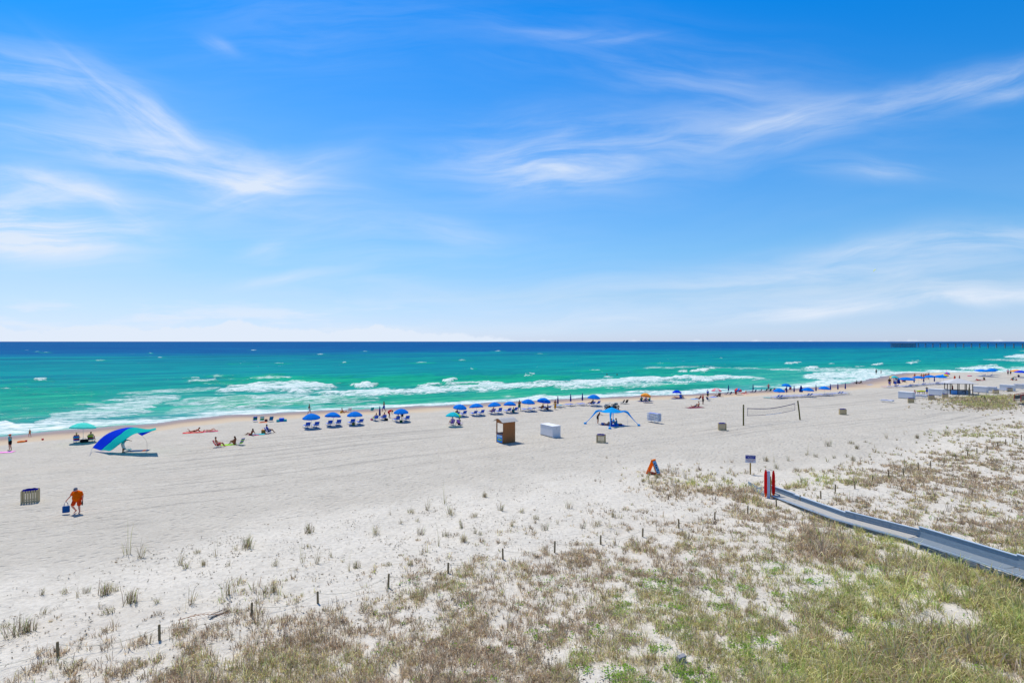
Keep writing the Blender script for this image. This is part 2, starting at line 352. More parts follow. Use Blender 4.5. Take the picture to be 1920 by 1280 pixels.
# vegetation map shared by ground litter and grass
PU=np.array([-300,0,109,299,472,596,728,840,943,1040,1126,1205,1273,1340,1402,1456,1539,1603,1666,1722,1770,1814,1851,1899,2300],float)
PV=np.array([1285,1262,1232,1195,1150,1125,1100,1070,1048,1030,1015,1000,984,968,955,942,930,914,895,878,867,854,845,828,780],float)
def veg(x,y):
    """(density 0..1, greenness 0..1, height factor) of dune plants"""
    u,v=px(x,np.maximum(y,2.0)); post=np.interp(u,PU,PV); a=v-post
    n=fbm(x*.55,y*.55,4,51); n2=fbm(x*.16,y*.16,3,57); n3=fbm(x*1.7,y*1.7,3,59); m=.30*n+.25*n2+.45*n3
    d=sstep(-30,25,a)*sstep(.455,.60,m+.05*sstep(0,200,a)+.03*(1-sstep(1000,1300,u)))
    # thick patches: beside the sign and the end of the boardwalk, green corner at the right
    def el(cu,cv,ru,rv,k=0.0): 
        c,s=math.cos(k),math.sin(k); p=(u-cu)*c+(v-cv)*s; w=-(u-cu)*s+(v-cv)*c
        return np.exp(-(p/ru)**2-(w/rv)**2)
    thick=.95*el(1390,925,130,30,.10)+.6*el(1290,905,60,18)+.8*el(1600,905,110,16,-.1)+.55*el(1700,885,120,14,-.28)+.5*el(1850,850,120,14,-.2)+.5*el(1840,808,120,10,-.1)+.8*el(1830,1110,170,50,.35)+.7*el(1500,1230,330,60,-.05)+.75*el(1890,1200,120,60)+.6*el(1540,1040,60,50,.5)+.6*el(560,1250,150,25)+.6*el(180,1262,220,22)+.5*el(640,1150,130,30,-.15)+.55*el(1640,1120,90,50,.4)
    bare=.5*el(1180,1130,160,40)+.5*el(960,1140,110,30)+1.0*el(1600,1045,90,14,.35)+.95*el(1770,1165,120,20,.4)+.6*el(1820,1235,90,14,.3)+.6*el(1480,1150,80,12,.5)+.6*el(1380,1210,70,14,.2)+.7*el(1250,1070,60,14,.2)+.9*el(1150,1190,70,18)+.7*el(420,1240,26,50,-.5)+.5*el(1640,1000,90,14,.3)+.6*el(700,1190,80,22)+.75*el(1010,1225,70,14)+.6*el(1790,930,90,10,.2)+.6*el(1700,950,100,8,.2)
    d=.86*d+.85*thick*sstep(.40,.62,m)-1.15*bare*(.6+.6*(m-.3))
    # sparse outposts seaward of the ropes
    d=np.maximum(d,(.17+.24*sstep(380,520,u)*(1-sstep(1500,1700,u)))*sstep(-5,50,a)*sstep(.3,.5,n3))
    d=d+.34*sstep(-85,-10,a)*sstep(.50,.64,m)*(u<1300)
    d=d+.55*sstep(-70,-10,a)*sstep(.50,.62,m)*(u>1480)
    d=np.maximum(d,1.0*el(1848,757,60,10,.0)*1.3*sstep(.25,.42,m))
    gr=.06+.75*sstep(1150,1750,u+(v-1000)*.9)*sstep(960,1120,v)+.5*el(1320,900,110,16)+.7*el(1530,905,90,14)+.75*el(1650,1010,190,16,.35)+.35*el(560,1250,180,25)+.55*el(1850,757,80,12)+.45*el(1850,815,150,20)+1.1*(fbm(x*.4,y*.4,3,71)-.5)
    ht=.35+.9*sstep(1450,1850,u+(v-1050)*.8)*sstep(980,1130,v)+.5*el(1390,925,150,30)+.3*el(1600,905,110,16)+.9*el(1560,1035,60,30,.4)+.35*el(1850,757,70,10)
    return np.clip(d,0,1)*(y>6),np.clip(gr,0,1),ht
vd,vg,vh=veg(x,y)
dryv=np.clip(sstep(-1,17,D_)*.0+np.clip(D_/20,0,1),0,1); dryv=np.where(D_<0,0,dryv)
trackv=sstep(28,36,D_)*(1-sstep(56,64,D_+6*(fbm(x*.1,y*.1,2,77)-.5)))*(.35+.65*sstep(.35,.6,fbm(x*.05,y*.05,2,78)))
trackv=np.maximum(trackv,.7*sstep(16,30,D_)*(1-sstep(60,75,D_))*sstep(60,100,y+x*.3))
beach=npmesh('sand_beach',np.stack([x,y,z],-1),q,[m],True,{'dry':('FLOAT',dryv),'dune':('FLOAT',dune),'litter':('FLOAT',np.clip(vd*1.3,0,1)),'track':('FLOAT',trackv)})
tag(beach,kind='structure',label='pale quartz sand beach running to low dunes')
# ============================================================ SETTING: sea
az=np.linspace(-R(62),R(62),1000)
rs=np.concatenate([np.geomspace(48,420,560),np.geomspace(423,2600,160),np.geomspace(2800,120000,40)])
x,y,q=polar(rs,az); s_,t_=st(x,y); off=t_-tshore(s_); u_,v_=px(x,y,SEA)
foam=np.zeros_like(x); green=np.zeros_like(x); JN=fbm(s_*.14,t_*.22,4,901)-.5
wob=fbm(s_*.06,t_*.2,3,91)-.5; uu=u_+60*wob*0; vv=v_+wob*np.clip((v_-640)*.12,1,9)
def stroke(pts,dens,arr,soft=.35,free=False):
    p=np.array(pts,float); top=np.interp(uu,p[:,0],p[:,1]); bot=np.interp(uu,p[:,0],p[:,2]); V=v_ if free else vv
    h=np.maximum(bot-top,.8); e=np.minimum(p[-1,0]-uu,uu-p[0,0]); span=(p[-1,0]-p[0,0])
    jag=2.6*np.roll(JN,int(p[0,0])*37%5000); pr=np.clip(e/(span*.45),0,1)**.75 if span<160 else np.sqrt(np.clip(e/(span*.35),0,1)); k=np.abs((V-(top+bot)/2)/(h/2))/np.maximum(pr,.05)+jag
    f=(1-sstep(1-soft,1+soft*.5,k))*sstep(0,.06*span+1,e)
    np.maximum(arr,f*dens,out=arr)
fo=lambda *a,d=1.0,soft=.35:stroke(a,d,foam,soft)
gr=lambda *a,d=1.0:stroke(a,d,green,.45)
# swash on the sand
fo((-400,792,828),(0,794,822),(60,788,816),(150,786,808),(230,784,802),(300,780,796),(420,770,784),(560,763,776),(700,756,770),(850,753,763),(1000,744,755),(1150,738,748),(1300,733,743),(1440,727,736),(1500,720,729),(1560,708,726),(1640,698,712),(1720,695,701),(1920,692,698),(2300,686,694),d=1.0,soft=.55)
fo((50,790,806),(90,778,803),(150,764,800),(200,754,792),(250,746,778),(300,738,762),(345,736,750),d=.62)
fo((300,752,762),(380,740,768),(480,742,764),(600,744,760),(720,744,757),d=.42)
fo((300,764,782),(420,756,772),(520,750,764),(640,748,760),d=.40)
fo((400,730,737),(430,724,737),(500,718,735),(600,718,732),(640,722,732),d=.95)
fo((560,728,743),(640,730,746),(700,730,745),(760,727,741),(850,722,737),(900,720,733),(1000,718,728),(1100,713,725),(1200,706,718),(1300,704,716),(1390,704,712),(1445,708,712),(1456,706,713),d=.92)
fo((1040,722,730),(1140,717,727),(1260,716,727),(1300,717,724),d=.6)
fo((460,736,752),(560,738,756),(660,742,755),d=.62)
fo((655,721,727),(690,718,728),(712,719,725),d=1); fo((828,713,718),(846,710,716),(858,709,712),d=1); fo((1270,696,699),(1290,694,699),d=.9); fo((1292,695,699),(1320,692,698),(1345,690,693),d=1)
fo((1470,681,683),(1490,678,682),(1504,677,681),d=1); fo((1504,690,692),(1520,687,691),(1536,686,690),d=1); fo((1632,683,686),(1656,680,684),d=1); fo((1698,679,682),(1722,676,681),d=1.1)
fo((1786,688,694),(1850,686,694),(1868,683,694),(1884,688,695),(1900,690,694),d=.9); fo((1880,667,672),(1904,664,672),(1960,666,672),d=.95); fo((1840,671,676),(1900,673,678),(1990,674,680),d=.55)
fo((1200,686,692),(1330,687,690),(1450,689,693),d=.4); fo((1430,690,695),(1540,690,697),(1640,690,700),(1700,694,698),d=.62); fo((1500,700,712),(1560,698,714),(1640,692,706),(1668,694,702),d=.9)
fo((350,712,716),(410,711,715),d=.6); fo((466,709,712),(510,707,711),(550,706,709),d=.7); fo((340,715,718),(420,714,717),d=.6)
fo((215,735,741),(300,730,738),(380,725,735),(420,722,730),d=.42)
fo((1870,690,696),(1930,686,695),(2100,680,692),d=.8)
gr((330,742,766),(420,738,772),(520,745,766),(600,745,768),(700,742,762),(820,738,757),(900,732,754),(1000,727,748),(1150,724,740),(1300,718,736),(1400,714,730),d=.9)
gr((330,712,726),(420,707,724),(520,703,718),(640,708,722),(760,705,726),(860,706,724),(1000,703,718),(1100,700,714),d=1.0)
gr((1180,690,704),(1270,688,704),(1380,690,706),d=.6); gr((-300,740,792),(0,730,792),(80,725,785),(200,715,760),d=.55)
for q_ in range(38):
    uu_=random.uniform(-60,1960); vv_=656+random.random()**1.3*88; 
    if vv_>float(np.interp(uu_,[q1[0] for q1 in _sh],[q1[1] for q1 in _sh]))-14: continue
    L0=random.uniform(5,24)*(.45+(vv_-640)/70); h0=random.uniform(.5,1.2)*(.5+(vv_-640)/70); fo((uu_,vv_,vv_+h0),(uu_+L0*.4,vv_-.3,vv_+h0),(uu_+L0,vv_-.5,vv_+h0*.7),d=random.uniform(.5,.95)); gr((uu_-L0,vv_+h0*.3,vv_+h0*2.6),(uu_+2*L0,vv_,vv_+h0*2.6),d=.7)
# real wave relief: swell everywhere near shore, taller ridges where the foam breaks
fade=np.exp(-np.hypot(x,y)/500)
z=SEA+fade*(.22*(fbm(s_*.05,t_*.28,4,101)-.5)+.10*np.sin(t_*.55+2*fbm(s_*.02,t_*.05,2,103)*6))*sstep(1,12,off)
z=z+.75*fade*np.clip(foam,0,1)**2*sstep(5,14,off)+.55*fade*green*sstep(5,14,off)*(.6+.8*fbm(s_*.04,t_*.3,2,107))
z=np.where(off<4,SEA+(z-SEA)*np.clip(off/4,0,1),z)
z=z-np.where(off<-1.5,.25*np.minimum(-off-1.5,4),0)
m2,nt,N,L=newmat('sea_water'); g=G(N,L)
out=N.new('ShaderNodeOutputMaterial'); bs=N.new('ShaderNodeBsdfDiffuse'); gl=N.new('ShaderNodeBsdfGlossy'); gl.inputs['Roughness'].default_value=.22
ms=N.new('ShaderNodeMixShader'); L.new(bs.outputs[0],ms.inputs[1]); L.new(gl.outputs[0],ms.inputs[2]); L.new(ms.outputs[0],out.inputs[0])
geo=N.new('ShaderNodeNewGeometry'); vr=N.new('ShaderNodeVectorRotate'); vr.rotation_type='Z_AXIS'; vr.inputs['Angle'].default_value=-SH
L.new(geo.outputs['Position'],vr.inputs[0]); sp=N.new('ShaderNodeSeparateXYZ'); L.new(vr.outputs[0],sp.inputs[0]); s,t,_=sp.outputs
o_=at('offshore'); fm=at('foam'); gn=at('green')
big=g.noise(g.xyz(g.m('MULTIPLY',s,.004),g.m('MULTIPLY',t,.018)),1.0,5,.55)
ow=g.m('MULTIPLY',g.m('ADD',o_,g.m('MULTIPLY',g.m('SUBTRACT',big,.5),g.m('MINIMUM',g.m('MULTIPLY',o_,.55),130))),1/1500)
K=SEAK
def wc(r,gg,b): return (r*K,gg*K,b*K,1)
deep=g.ramp(ow,[(0,wc(.10,.50,.42)),(.012,wc(.03,.42,.33)),(.045,wc(.004,.34,.285)),(.10,wc(.002,.30,.33)),(.19,wc(.002,.27,.315)),(.25,wc(.001,.225,.33)),(.285,wc(.001,.25,.31)),(.32,wc(.001,.20,.34)),(.42,wc(.0005,.135,.33)),(.7,wc(.0005,.115,.325)),(1,wc(.0005,.11,.32))])
c=g.mix(g.m('MULTIPLY',gn,.8),deep,wc(.004,.40,.235))
rip=g.noise(g.xyz(g.m('MULTIPLY',s,.05),g.m('MULTIPLY',t,.32)),1.0,6,.62)  # ripple shading is painted into the water colour as darker and lighter streaks
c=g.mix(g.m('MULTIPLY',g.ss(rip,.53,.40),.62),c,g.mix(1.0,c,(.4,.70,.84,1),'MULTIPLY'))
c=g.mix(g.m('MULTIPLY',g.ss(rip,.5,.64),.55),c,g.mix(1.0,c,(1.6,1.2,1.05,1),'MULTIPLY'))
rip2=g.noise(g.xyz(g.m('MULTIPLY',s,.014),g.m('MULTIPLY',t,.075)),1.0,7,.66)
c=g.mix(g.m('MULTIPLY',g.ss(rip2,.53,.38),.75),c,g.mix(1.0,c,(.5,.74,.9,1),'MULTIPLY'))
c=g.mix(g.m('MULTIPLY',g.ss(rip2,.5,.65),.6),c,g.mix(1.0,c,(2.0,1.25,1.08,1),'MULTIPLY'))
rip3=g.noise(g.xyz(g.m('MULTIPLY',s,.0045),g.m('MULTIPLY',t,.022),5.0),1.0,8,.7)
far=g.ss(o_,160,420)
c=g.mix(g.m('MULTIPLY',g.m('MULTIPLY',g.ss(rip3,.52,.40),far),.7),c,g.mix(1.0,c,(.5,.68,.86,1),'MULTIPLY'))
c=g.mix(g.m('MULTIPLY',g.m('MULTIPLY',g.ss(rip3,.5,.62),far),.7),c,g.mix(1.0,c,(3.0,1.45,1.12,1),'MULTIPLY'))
c=g.mix(g.m('MULTIPLY',g.ss(g.noise(g.xyz(g.m('MULTIPLY',s,.16),g.m('MULTIPLY',t,.75)),1.0,5,.7),.47,.62),g.m('MULTIPLY',g.ss(o_,260,20),.30)),c,g.mix(1.0,c,(9.0,1.55,1.35,1),'MULTIPLY'))
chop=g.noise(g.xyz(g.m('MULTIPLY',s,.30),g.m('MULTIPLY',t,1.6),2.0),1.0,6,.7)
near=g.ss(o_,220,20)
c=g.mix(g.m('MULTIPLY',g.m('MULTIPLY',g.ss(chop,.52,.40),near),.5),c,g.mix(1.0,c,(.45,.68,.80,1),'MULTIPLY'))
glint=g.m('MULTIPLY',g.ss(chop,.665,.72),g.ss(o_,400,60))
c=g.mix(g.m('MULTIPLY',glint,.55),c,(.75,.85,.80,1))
# foam: streaky lace from the breaking waves, plus stray whitecaps out to sea
lace=g.noise(g.xyz(g.m('MULTIPLY',s,.22),g.m('MULTIPLY',t,1.15)),1.0,8,.68,.4)
lace2=g.noise(g.xyz(g.m('MULTIPLY',s,.9),g.m('MULTIPLY',t,2.4)),1.0,5,.7,.3)
lc=g.m('MULTIPLY_ADD',lace2,.35,g.m('MULTIPLY',lace,.65))
fr=g.m('SUBTRACT',g.m('MULTIPLY',fm,.57),g.m('MULTIPLY_ADD',g.m('SUBTRACT',lc,.5),4.6,.34))
ff=g.m('MULTIPLY',g.ss(fr,-.35,.35),g.ss(fm,.02,.2))
cap=g.noise(g.xyz(g.m('MULTIPLY',s,.10),g.m('MULTIPLY',t,.5),3.0),1.0,4,.6)
capm=g.m('MULTIPLY',g.ss(cap,.70,.76),g.ss(o_,14,60))
cap2=g.noise(g.xyz(g.m('MULTIPLY',s,.035),g.m('MULTIPLY',t,.10),9.0),1.0,5,.65)
capm=g.m('MAXIMUM',capm,g.m('MULTIPLY',g.ss(cap2,.69,.74),g.ss(o_,150,400)))
ff=g.m('MAXIMUM',ff,g.m('MULTIPLY',capm,.85))
c=g.mix(ff,c,g.mix(g.ss(fr,-.1,.9),(.60,.74,.72,1),(.90,.89,.86,1)))
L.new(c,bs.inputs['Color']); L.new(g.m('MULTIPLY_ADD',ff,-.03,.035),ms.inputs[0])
hb_=g.m('ADD',g.m('MULTIPLY',g.noise(g.xyz(g.m('MULTIPLY',s,.35),g.m('MULTIPLY',t,1.1)),1.0,6,.6),1.0),g.m('MULTIPLY',rip,1.6))
hb_=g.m('ADD',hb_,g.m('MULTIPLY',g.m('MULTIPLY',ff,lace2),.8))
bp=N.new('ShaderNodeBump'); bp.inputs['Strength'].default_value=.7; bp.inputs['Distance'].default_value=.35; L.new(hb_,bp.inputs['Height']); L.new(bp.outputs[0],bs.inputs['Normal']); L.new(bp.outputs[0],gl.inputs['Normal'])
sea=npmesh('sea_water',np.stack([x,y,z],-1),q,[m2],True,{'offshore':('FLOAT',off),'foam':('FLOAT',foam),'green':('FLOAT',green)})
tag(sea,kind='structure',label='emerald sea with breaking surf turning deep blue at the horizon')
# ============================================================ PLANTS
def colmat(name,rough=.7,tl=.25,spec=.15):
    m,nt,N,L=newmat(name); out=N.new('ShaderNodeOutputMaterial'); b=N.new('ShaderNodeBsdfPrincipled'); b.inputs['Roughness'].default_value=rough; b.inputs['Specular IOR Level'].default_value=spec
    a=N.new('ShaderNodeAttribute'); a.attribute_name='tone'; L.new(a.outputs['Color'],b.inputs['Base Color'])
    t=N.new('ShaderNodeBsdfTranslucent'); L.new(a.outputs['Color'],t.inputs['Color']); ms=N.new('ShaderNodeMixShader'); ms.inputs[0].default_value=tl
    L.new(b.outputs[0],ms.inputs[1]); L.new(t.outputs[0],ms.inputs[2]); L.new(ms.outputs[0],out.inputs[0]); return m
GM=colmat('dune_grass_blade',.7,.42)
PAL=np.array([(.60,.43,.29),(.85,.68,.43),(.56,.46,.36),(.66,.62,.24),(.50,.64,.17),(.92,.86,.40),(.95,.82,.54)])
def blades(bx,by,bz,h,wd,lean,dirn,col,spread):
    """curved two-segment blades from arrays"""
    n=len(bx); ld=np.stack([np.cos(dirn),np.sin(dirn)],-1)
    w=RNG.uniform(0,PI,n); side=np.stack([np.cos(w),np.sin(w)],-1)*wd[:,None]*.5
    p0=np.stack([bx,by],-1); p1=p0+ld*(h*lean*.35)[:,None]; p2=p0+ld*(h*lean)[:,None]
    z1=bz+h*.6*np.sqrt(np.maximum(.1,1-(lean*.4)**2)); z2=bz+h*np.sqrt(np.maximum(.08,1-np.minimum(lean,.96)**2))
    co=np.empty((n,5,3)); zb=bz-.03
    co[:,0,:2]=p0-side; co[:,0,2]=zb; co[:,1,:2]=p0+side; co[:,1,2]=zb
    co[:,2,:2]=p1-side*.8; co[:,2,2]=z1; co[:,3,:2]=p1+side*.8; co[:,3,2]=z1; co[:,4,:2]=p2; co[:,4,2]=z2
    o=(np.arange(n)*5)[:,None]; f=np.concatenate([o+np.array([[0,1,3]]),o+np.array([[0,3,2]]),o+np.array([[2,3,4]])],0)
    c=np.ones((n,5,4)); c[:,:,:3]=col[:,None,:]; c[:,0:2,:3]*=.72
    return co.reshape(-1,3),f,c.reshape(-1,4)
def pick(grn,n):
    r=RNG.random(n); g_=np.clip(grn+RNG.normal(0,.12,n),0,1)
    green=RNG.random(n)<g_
    i=np.where(green,np.where(r<.34,3,np.where(r<.58,4,5)),np.where(r<.40,0,np.where(r<.62,1,np.where(r<.88,2,6))))
    return PAL[i]*RNG.uniform(.75,1.25,n)[:,None]
def onland(x,y):
    s,t=st(x,y); return (tshore(s)-t)>14
# clump centres
NC=485000
a=RNG.uniform(-R(50),R(57),NC); r=(4+RNG.random(NC)*(176**.5-4))**2; cx=np.append(r*np.sin(a),RNG.uniform(66,118,14000)); cy=np.append(r*np.cos(a),RNG.uniform(94,113,14000)); NC=len(cx)
d,gr_,ht=veg(cx,cy); keep=(RNG.random(NC)<d*.54)&onland(cx,cy)&(cy>12)
# the boardwalk stays clear
def board_side(x,y):
    u,v=px(x,y); far=np.interp(u,[1405,1460,1532,1600,1733,1906,2100],[900,912,946,962,1003,1058,1115]); near=np.interp(u,[1405,1440,1532,1600,1700,1800,1906,2100],[925,945,962,990,1018,1050,1085,1150])
    return (u>1425)&(v>far)&(v<near)
keep&=~board_side(cx,cy)
cx,cy,gr_,ht,d=cx[keep],cy[keep],gr_[keep],ht[keep],d[keep]; print('clumps',len(cx))
nb=RNG.integers(6,13,len(cx)); giant=(RNG.random(len(cx))<.014)&(ht>.7)&(cy<60); nb=np.where(giant,nb*6,nb); idx=np.repeat(np.arange(len(cx)),nb); n=len(idx)
r=np.hypot(cx,cy)[idx]; sc_=(r/28)**.35
rad=RNG.uniform(0,1,n)**.7*RNG.uniform(.05,.17,len(cx))[idx]*(1+.6*ht[idx])*np.where(giant,1.7,1.0)[idx]; th=RNG.uniform(0,2*PI,n)
bx=cx[idx]+rad*np.cos(th); by=cy[idx]+rad*np.sin(th); bz=terrain(bx,by)
tall=np.where(RNG.random(len(cx))<.16,RNG.uniform(1.5,2.6,len(cx)),1.0); tall=np.where(giant,2.2,tall)
h=tall[idx]*RNG.uniform(.10,.30,n)*(.55+ht[idx])*RNG.uniform(.7,1.3,len(cx))[idx]; wd=RNG.uniform(.009,.024,n)*(r/22)**.75*(1+.25*ht[idx])
lean=np.clip(RNG.uniform(.1,.8,n)+.15*ht[idx],0,.95); dirn=th+RNG.normal(0,.6,n)
flat=RNG.random(n)<.32; lean[flat]=.97; h[flat]*=.8
bz=np.where(flat,bz+.02,bz)
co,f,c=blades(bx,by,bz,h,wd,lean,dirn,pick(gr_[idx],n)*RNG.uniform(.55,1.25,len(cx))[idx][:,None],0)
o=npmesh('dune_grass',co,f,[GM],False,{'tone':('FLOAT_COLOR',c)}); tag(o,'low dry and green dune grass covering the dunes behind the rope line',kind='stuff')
# fallen leaves, shells and stalks on the open dune sand
NL=60000
a=RNG.uniform(-R(47),R(47),NL); r=18*np.exp(RNG.random(NL)*math.log(90/18.)); lx=r*np.sin(a); ly=r*np.cos(a); u,v=px(lx,ly)
k=(v-dune_line(u)>-10)&(RNG.random(NL)<.14+.85*sstep(.45,.62,fbm(lx*.4,ly*.4,3,131))*sstep(.35,.6,fbm(lx*2.2,ly*2.2,2,133)))&~board_side(lx,ly); k&=onland(lx,ly)
lx,ly=lx[k],ly[k]; n=len(lx); w=RNG.uniform(0,2*PI,n); L_=RNG.uniform(.025,.09,n); B_=RNG.uniform(.008,.03,n); zz=terrain(lx,ly)+.035
ax=np.stack([np.cos(w),np.sin(w)],-1)
co=np.empty((n,4,3))
for q_,(i1,i2) in enumerate(((-1,-.3),(0,-1),(1,.2),(0,1))):
    co[:,q_,0]=lx+ax[:,0]*L_*i1-ax[:,1]*B_*i2; co[:,q_,1]=ly+ax[:,1]*L_*i1+ax[:,0]*B_*i2; co[:,q_,2]=zz+RNG.uniform(-.015,.03,n)
f=np.arange(n*4).reshape(-1,4); cc=np.ones((n,4,4)); cc[:,:,:3]=(np.array([(.16,.12,.08),(.22,.19,.13),(.14,.14,.10),(.28,.2,.12)])[RNG.integers(0,4,n)])[:,None,:]
o=npmesh('leaf_litter',co.reshape(-1,3),f,[GM],False,{'tone':('FLOAT_COLOR',cc.reshape(-1,4))}); tag(o,'dark scattered leaf litter and weed scraps on the white dune sand',kind='stuff')
# bright green creeping leaves
NV=34000
a=RNG.uniform(-R(30),R(46),NV); r=18*np.exp(RNG.random(NV)*math.log(70/18.)); lx=r*np.sin(a); ly=r*np.cos(a); u,v=px(lx,ly)
zone=sstep(980,1120,v+(u-1300)*.16)*sstep(900,1350,u)*.9+.12*(v>1080)*(u>700)
k=(RNG.random(NV)<zone*sstep(.56,.66,fbm(lx*1.5,ly*1.5,3,141)))&~board_side(lx,ly)
lx,ly=lx[k],ly[k]; m_=len(lx); rep=8; lx=np.repeat(lx,rep)+RNG.normal(0,.10,m_*rep); ly=np.repeat(ly,rep)+RNG.normal(0,.10,m_*rep); n=len(lx); print('vines',n)
w=RNG.uniform(0,2*PI,n); rr=RNG.uniform(.018,.042,n); zz=terrain(lx,ly)+RNG.uniform(.03,.11,n); tx=RNG.normal(0,.35,n); ty=RNG.normal(0,.35,n)
co=np.empty((n,5,3))
for q_ in range(5):
    aa=w+q_*2*PI/5; dx=rr*np.cos(aa); dy=rr*np.sin(aa); co[:,q_,0]=lx+dx; co[:,q_,1]=ly+dy; co[:,q_,2]=zz+dx*tx+dy*ty
cc=np.ones((n,5,4)); cc[:,:,:3]=(np.array([(.22,.40,.04),(.33,.50,.07),(.18,.33,.05)])[RNG.integers(0,3,n)])[:,None,:]
o=npmesh('ground_cover',co.reshape(-1,3),np.arange(n*5).reshape(-1,5),[GM],False,{'tone':('FLOAT_COLOR',cc.reshape(-1,4))}); tag(o,'bright green creeping vine leaves among the dune grass',kind='stuff')
# single tufts one can tell apart on the open sand
def tuft(kind):
    def fn():
        k=(30,50,18,40,12,28,60)[kind]; hh=(.62,.42,.9,.72,1.6,.5,.6)[kind]; sp_=(.16,.26,.10,.26,.14,.26,.22)[kind]
        th=RNG.uniform(0,2*PI,k); rd=RNG.random(k)*sp_; n=k
        ln=np.clip(RNG.uniform(.15,.92,k),0,.93); H_=RNG.uniform(.45,1,k)*hh
        if kind==4: ln[:3]=.12; H_[3:]*=.4
        dr=th*.5+RNG.normal(.3,.7,k)
        co,f,c=blades(rd*np.cos(th),rd*np.sin(th),np.zeros(k),H_,RNG.uniform(.011,.021,k),ln,dr,pick(np.full(k,.34),k)*.66,0)
        e=npmesh('sea_oat_tuft',co,f,[GM],False,{'tone':('FLOAT_COLOR',c)}); return e
    return fn
TF=[(x/3.84,980+y/3.84) for x,y in ((300,500),(470,490),(620,490),(830,470),(750,500),(920,210),(1010,240),(1420,200),(1470,290),(1550,230),(1290,290),(1350,310),(1650,290),(1640,500),(1370,570),(1140,560),(320,640),(1780,170),(780,630),(200,770),(1630,740),(110,800),(30,740),(940,560),(560,520),(1700,180))]
TF+=[(400+x/3.84,980+y/3.84) for x,y in ((230,160),(450,290),(640,270),(740,280),(700,60),(680,160),(1170,70),(1260,290),(1030,310),(1420,290),(1490,70),(1680,80),(1800,120),(1620,150),(850,230),(1880,60),(430,480),(980,330))]
TF+=[(500+x/2.4,840+y/2.4) for x,y in ((490,370),(600,330),(680,320),(830,290),(930,300),(1050,270),(1150,280),(1360,260),(1210,310),(980,210),(800,240),(720,270),(650,280),(190,370),(555,290),(1310,330),(1720,120),(1750,140),(1420,350),(1100,340),(880,350),(960,380),(1250,360),(1480,340),(1560,300))]
TF+=[(1500+x/4,780+y/4) for x,y in ((60,270),(120,290),(380,190),(430,230),(560,220),(650,150),(720,230),(700,350),(780,120),(620,290),(250,300),(350,290),(210,210),(490,180),(400,320),(940,120),(1100,120),(1210,50),(880,150),(1010,170),(1300,110),(1420,80))]
TF+=[(1180+x/5.647,830+y/5.647) for x,y in ((1450,170),(1530,180),(1690,170),(1880,110),(1440,240),(1560,250),(1780,280),(350,290),(720,345),(1000,365),(230,410),(140,390),(450,410),(600,360),(880,380),(300,350))]
for i,(u,v) in enumerate(TF):
    k=(i*5+i//7)%7; p=P(u,v+4); far=p.y>50
    inst(('tuft',k),tuft(k),p,random.uniform(0,6.28),'wispy grey green grass tuft standing alone on white dune sand','grass tuft','grass tufts dotted over the open dune sand',random.uniform(.6,1.45)*(1.1 if far else 1))
# ============================================================ THINGS: builders
BLUE=fab('blue_canvas',(4,140,235),.38); NAVY=fab('navy_canvas',(28,52,140),.15); LBLUE=fab('sling_blue',(30,95,225),.2)
TEALF=fab('teal_canvas',(100,238,225),.4); TURQ=fab('turquoise_stretch',(25,185,245),.45); ROYAL=fab('royal_canvas',(15,85,240),.55)
WHT=mat('white_plastic',(225,226,228),.4,.4,.05); POLE=mat('pole_white',(205,205,205),.35,.4,.05); STEEL=mat('steel',(150,152,155),.35,.5,.1,9,.7)
BLK=mat('black_rubber',(28,28,30),.7,.2,.15); WOODP=mat('weathered_post',(135,120,92),.85,.1,.25,14,0,0,.5,60)
GREYW=mat('grey_plank',(142,140,134),.85,.1,.18,12,0,0,.4,50); BROWN=mat('kiosk_brown',(165,108,66),.7,.2,.08,3,0,0,.2,20)
def clr(n,c,tl=0.0): return mat(n,c,.8,.15,.1,8,0,tl)
def umbrella(cols,r=1.08,h=2.0,tilt=0.0,tdir=0.0,sag=.50,n=8,rib=True):
    def fn():
        e=empty('beach_umbrella'); Mt=Matrix.Rotation(tdir,3,'Z')@Matrix.Rotation(tilt,3,'X')@Matrix.Rotation(-tdir,3,'Z'); top=Vector((0,0,h-.25))
        b=MB(); b.tube([(0,0,-.3),(0,0,h-.25),top+Mt@Vector((0,0,.30))],.019,6); b.build('pole',POLE,e)
        def pt(i,j):
            a=2*PI*i; q=j; k=(i*n)%1; scal=1-.055*math.sin(PI*k)
            rr=r*q*(scal if q>.3 else 1); z=.24-sag*(q**1.9)-.035*math.sin(PI*k)*q
            return top+Mt@Vector((rr*math.cos(a),rr*math.sin(a),z))
        b=MB(); b.grid(pt,n*4,6,mf=lambda i,j:(i//4)%len(cols))
        def vl(i,j):
            a=2*PI*i; k=(i*n)%1; scal=1-.055*math.sin(PI*k)
            return top+Mt@Vector((r*scal*(1+.01*j)*math.cos(a),r*scal*(1+.01*j)*math.sin(a),.24-sag-.035*math.sin(PI*k)-.13*j*(1-.35*abs(math.sin(2*PI*i*n*2)))))
        c=b.build('canopy',cols,e,False); solid(c,.006)
        b=MB(); b.grid(vl,n*4,1,mf=lambda i,j:(i//4)%len(cols)); solid(b.build('valance',cols,c),.005)
        b=MB(); b.ball(top+Mt@Vector((0,0,.29)),(.03,.03,.05),6,4); b.build('finial',POLE,e)
        if rib:
            b=MB()
            for k in range(n):
                a=2*PI*k/n; b.tube([top+Mt@Vector((r*.5*q*math.cos(a)*2,r*.5*q*2*math.sin(a),.21-sag*(q**1.9))) for q in (.03,.35,.7,.97)],.007,4)
            b.build('rib',STEEL,e)
        return e
    return fn
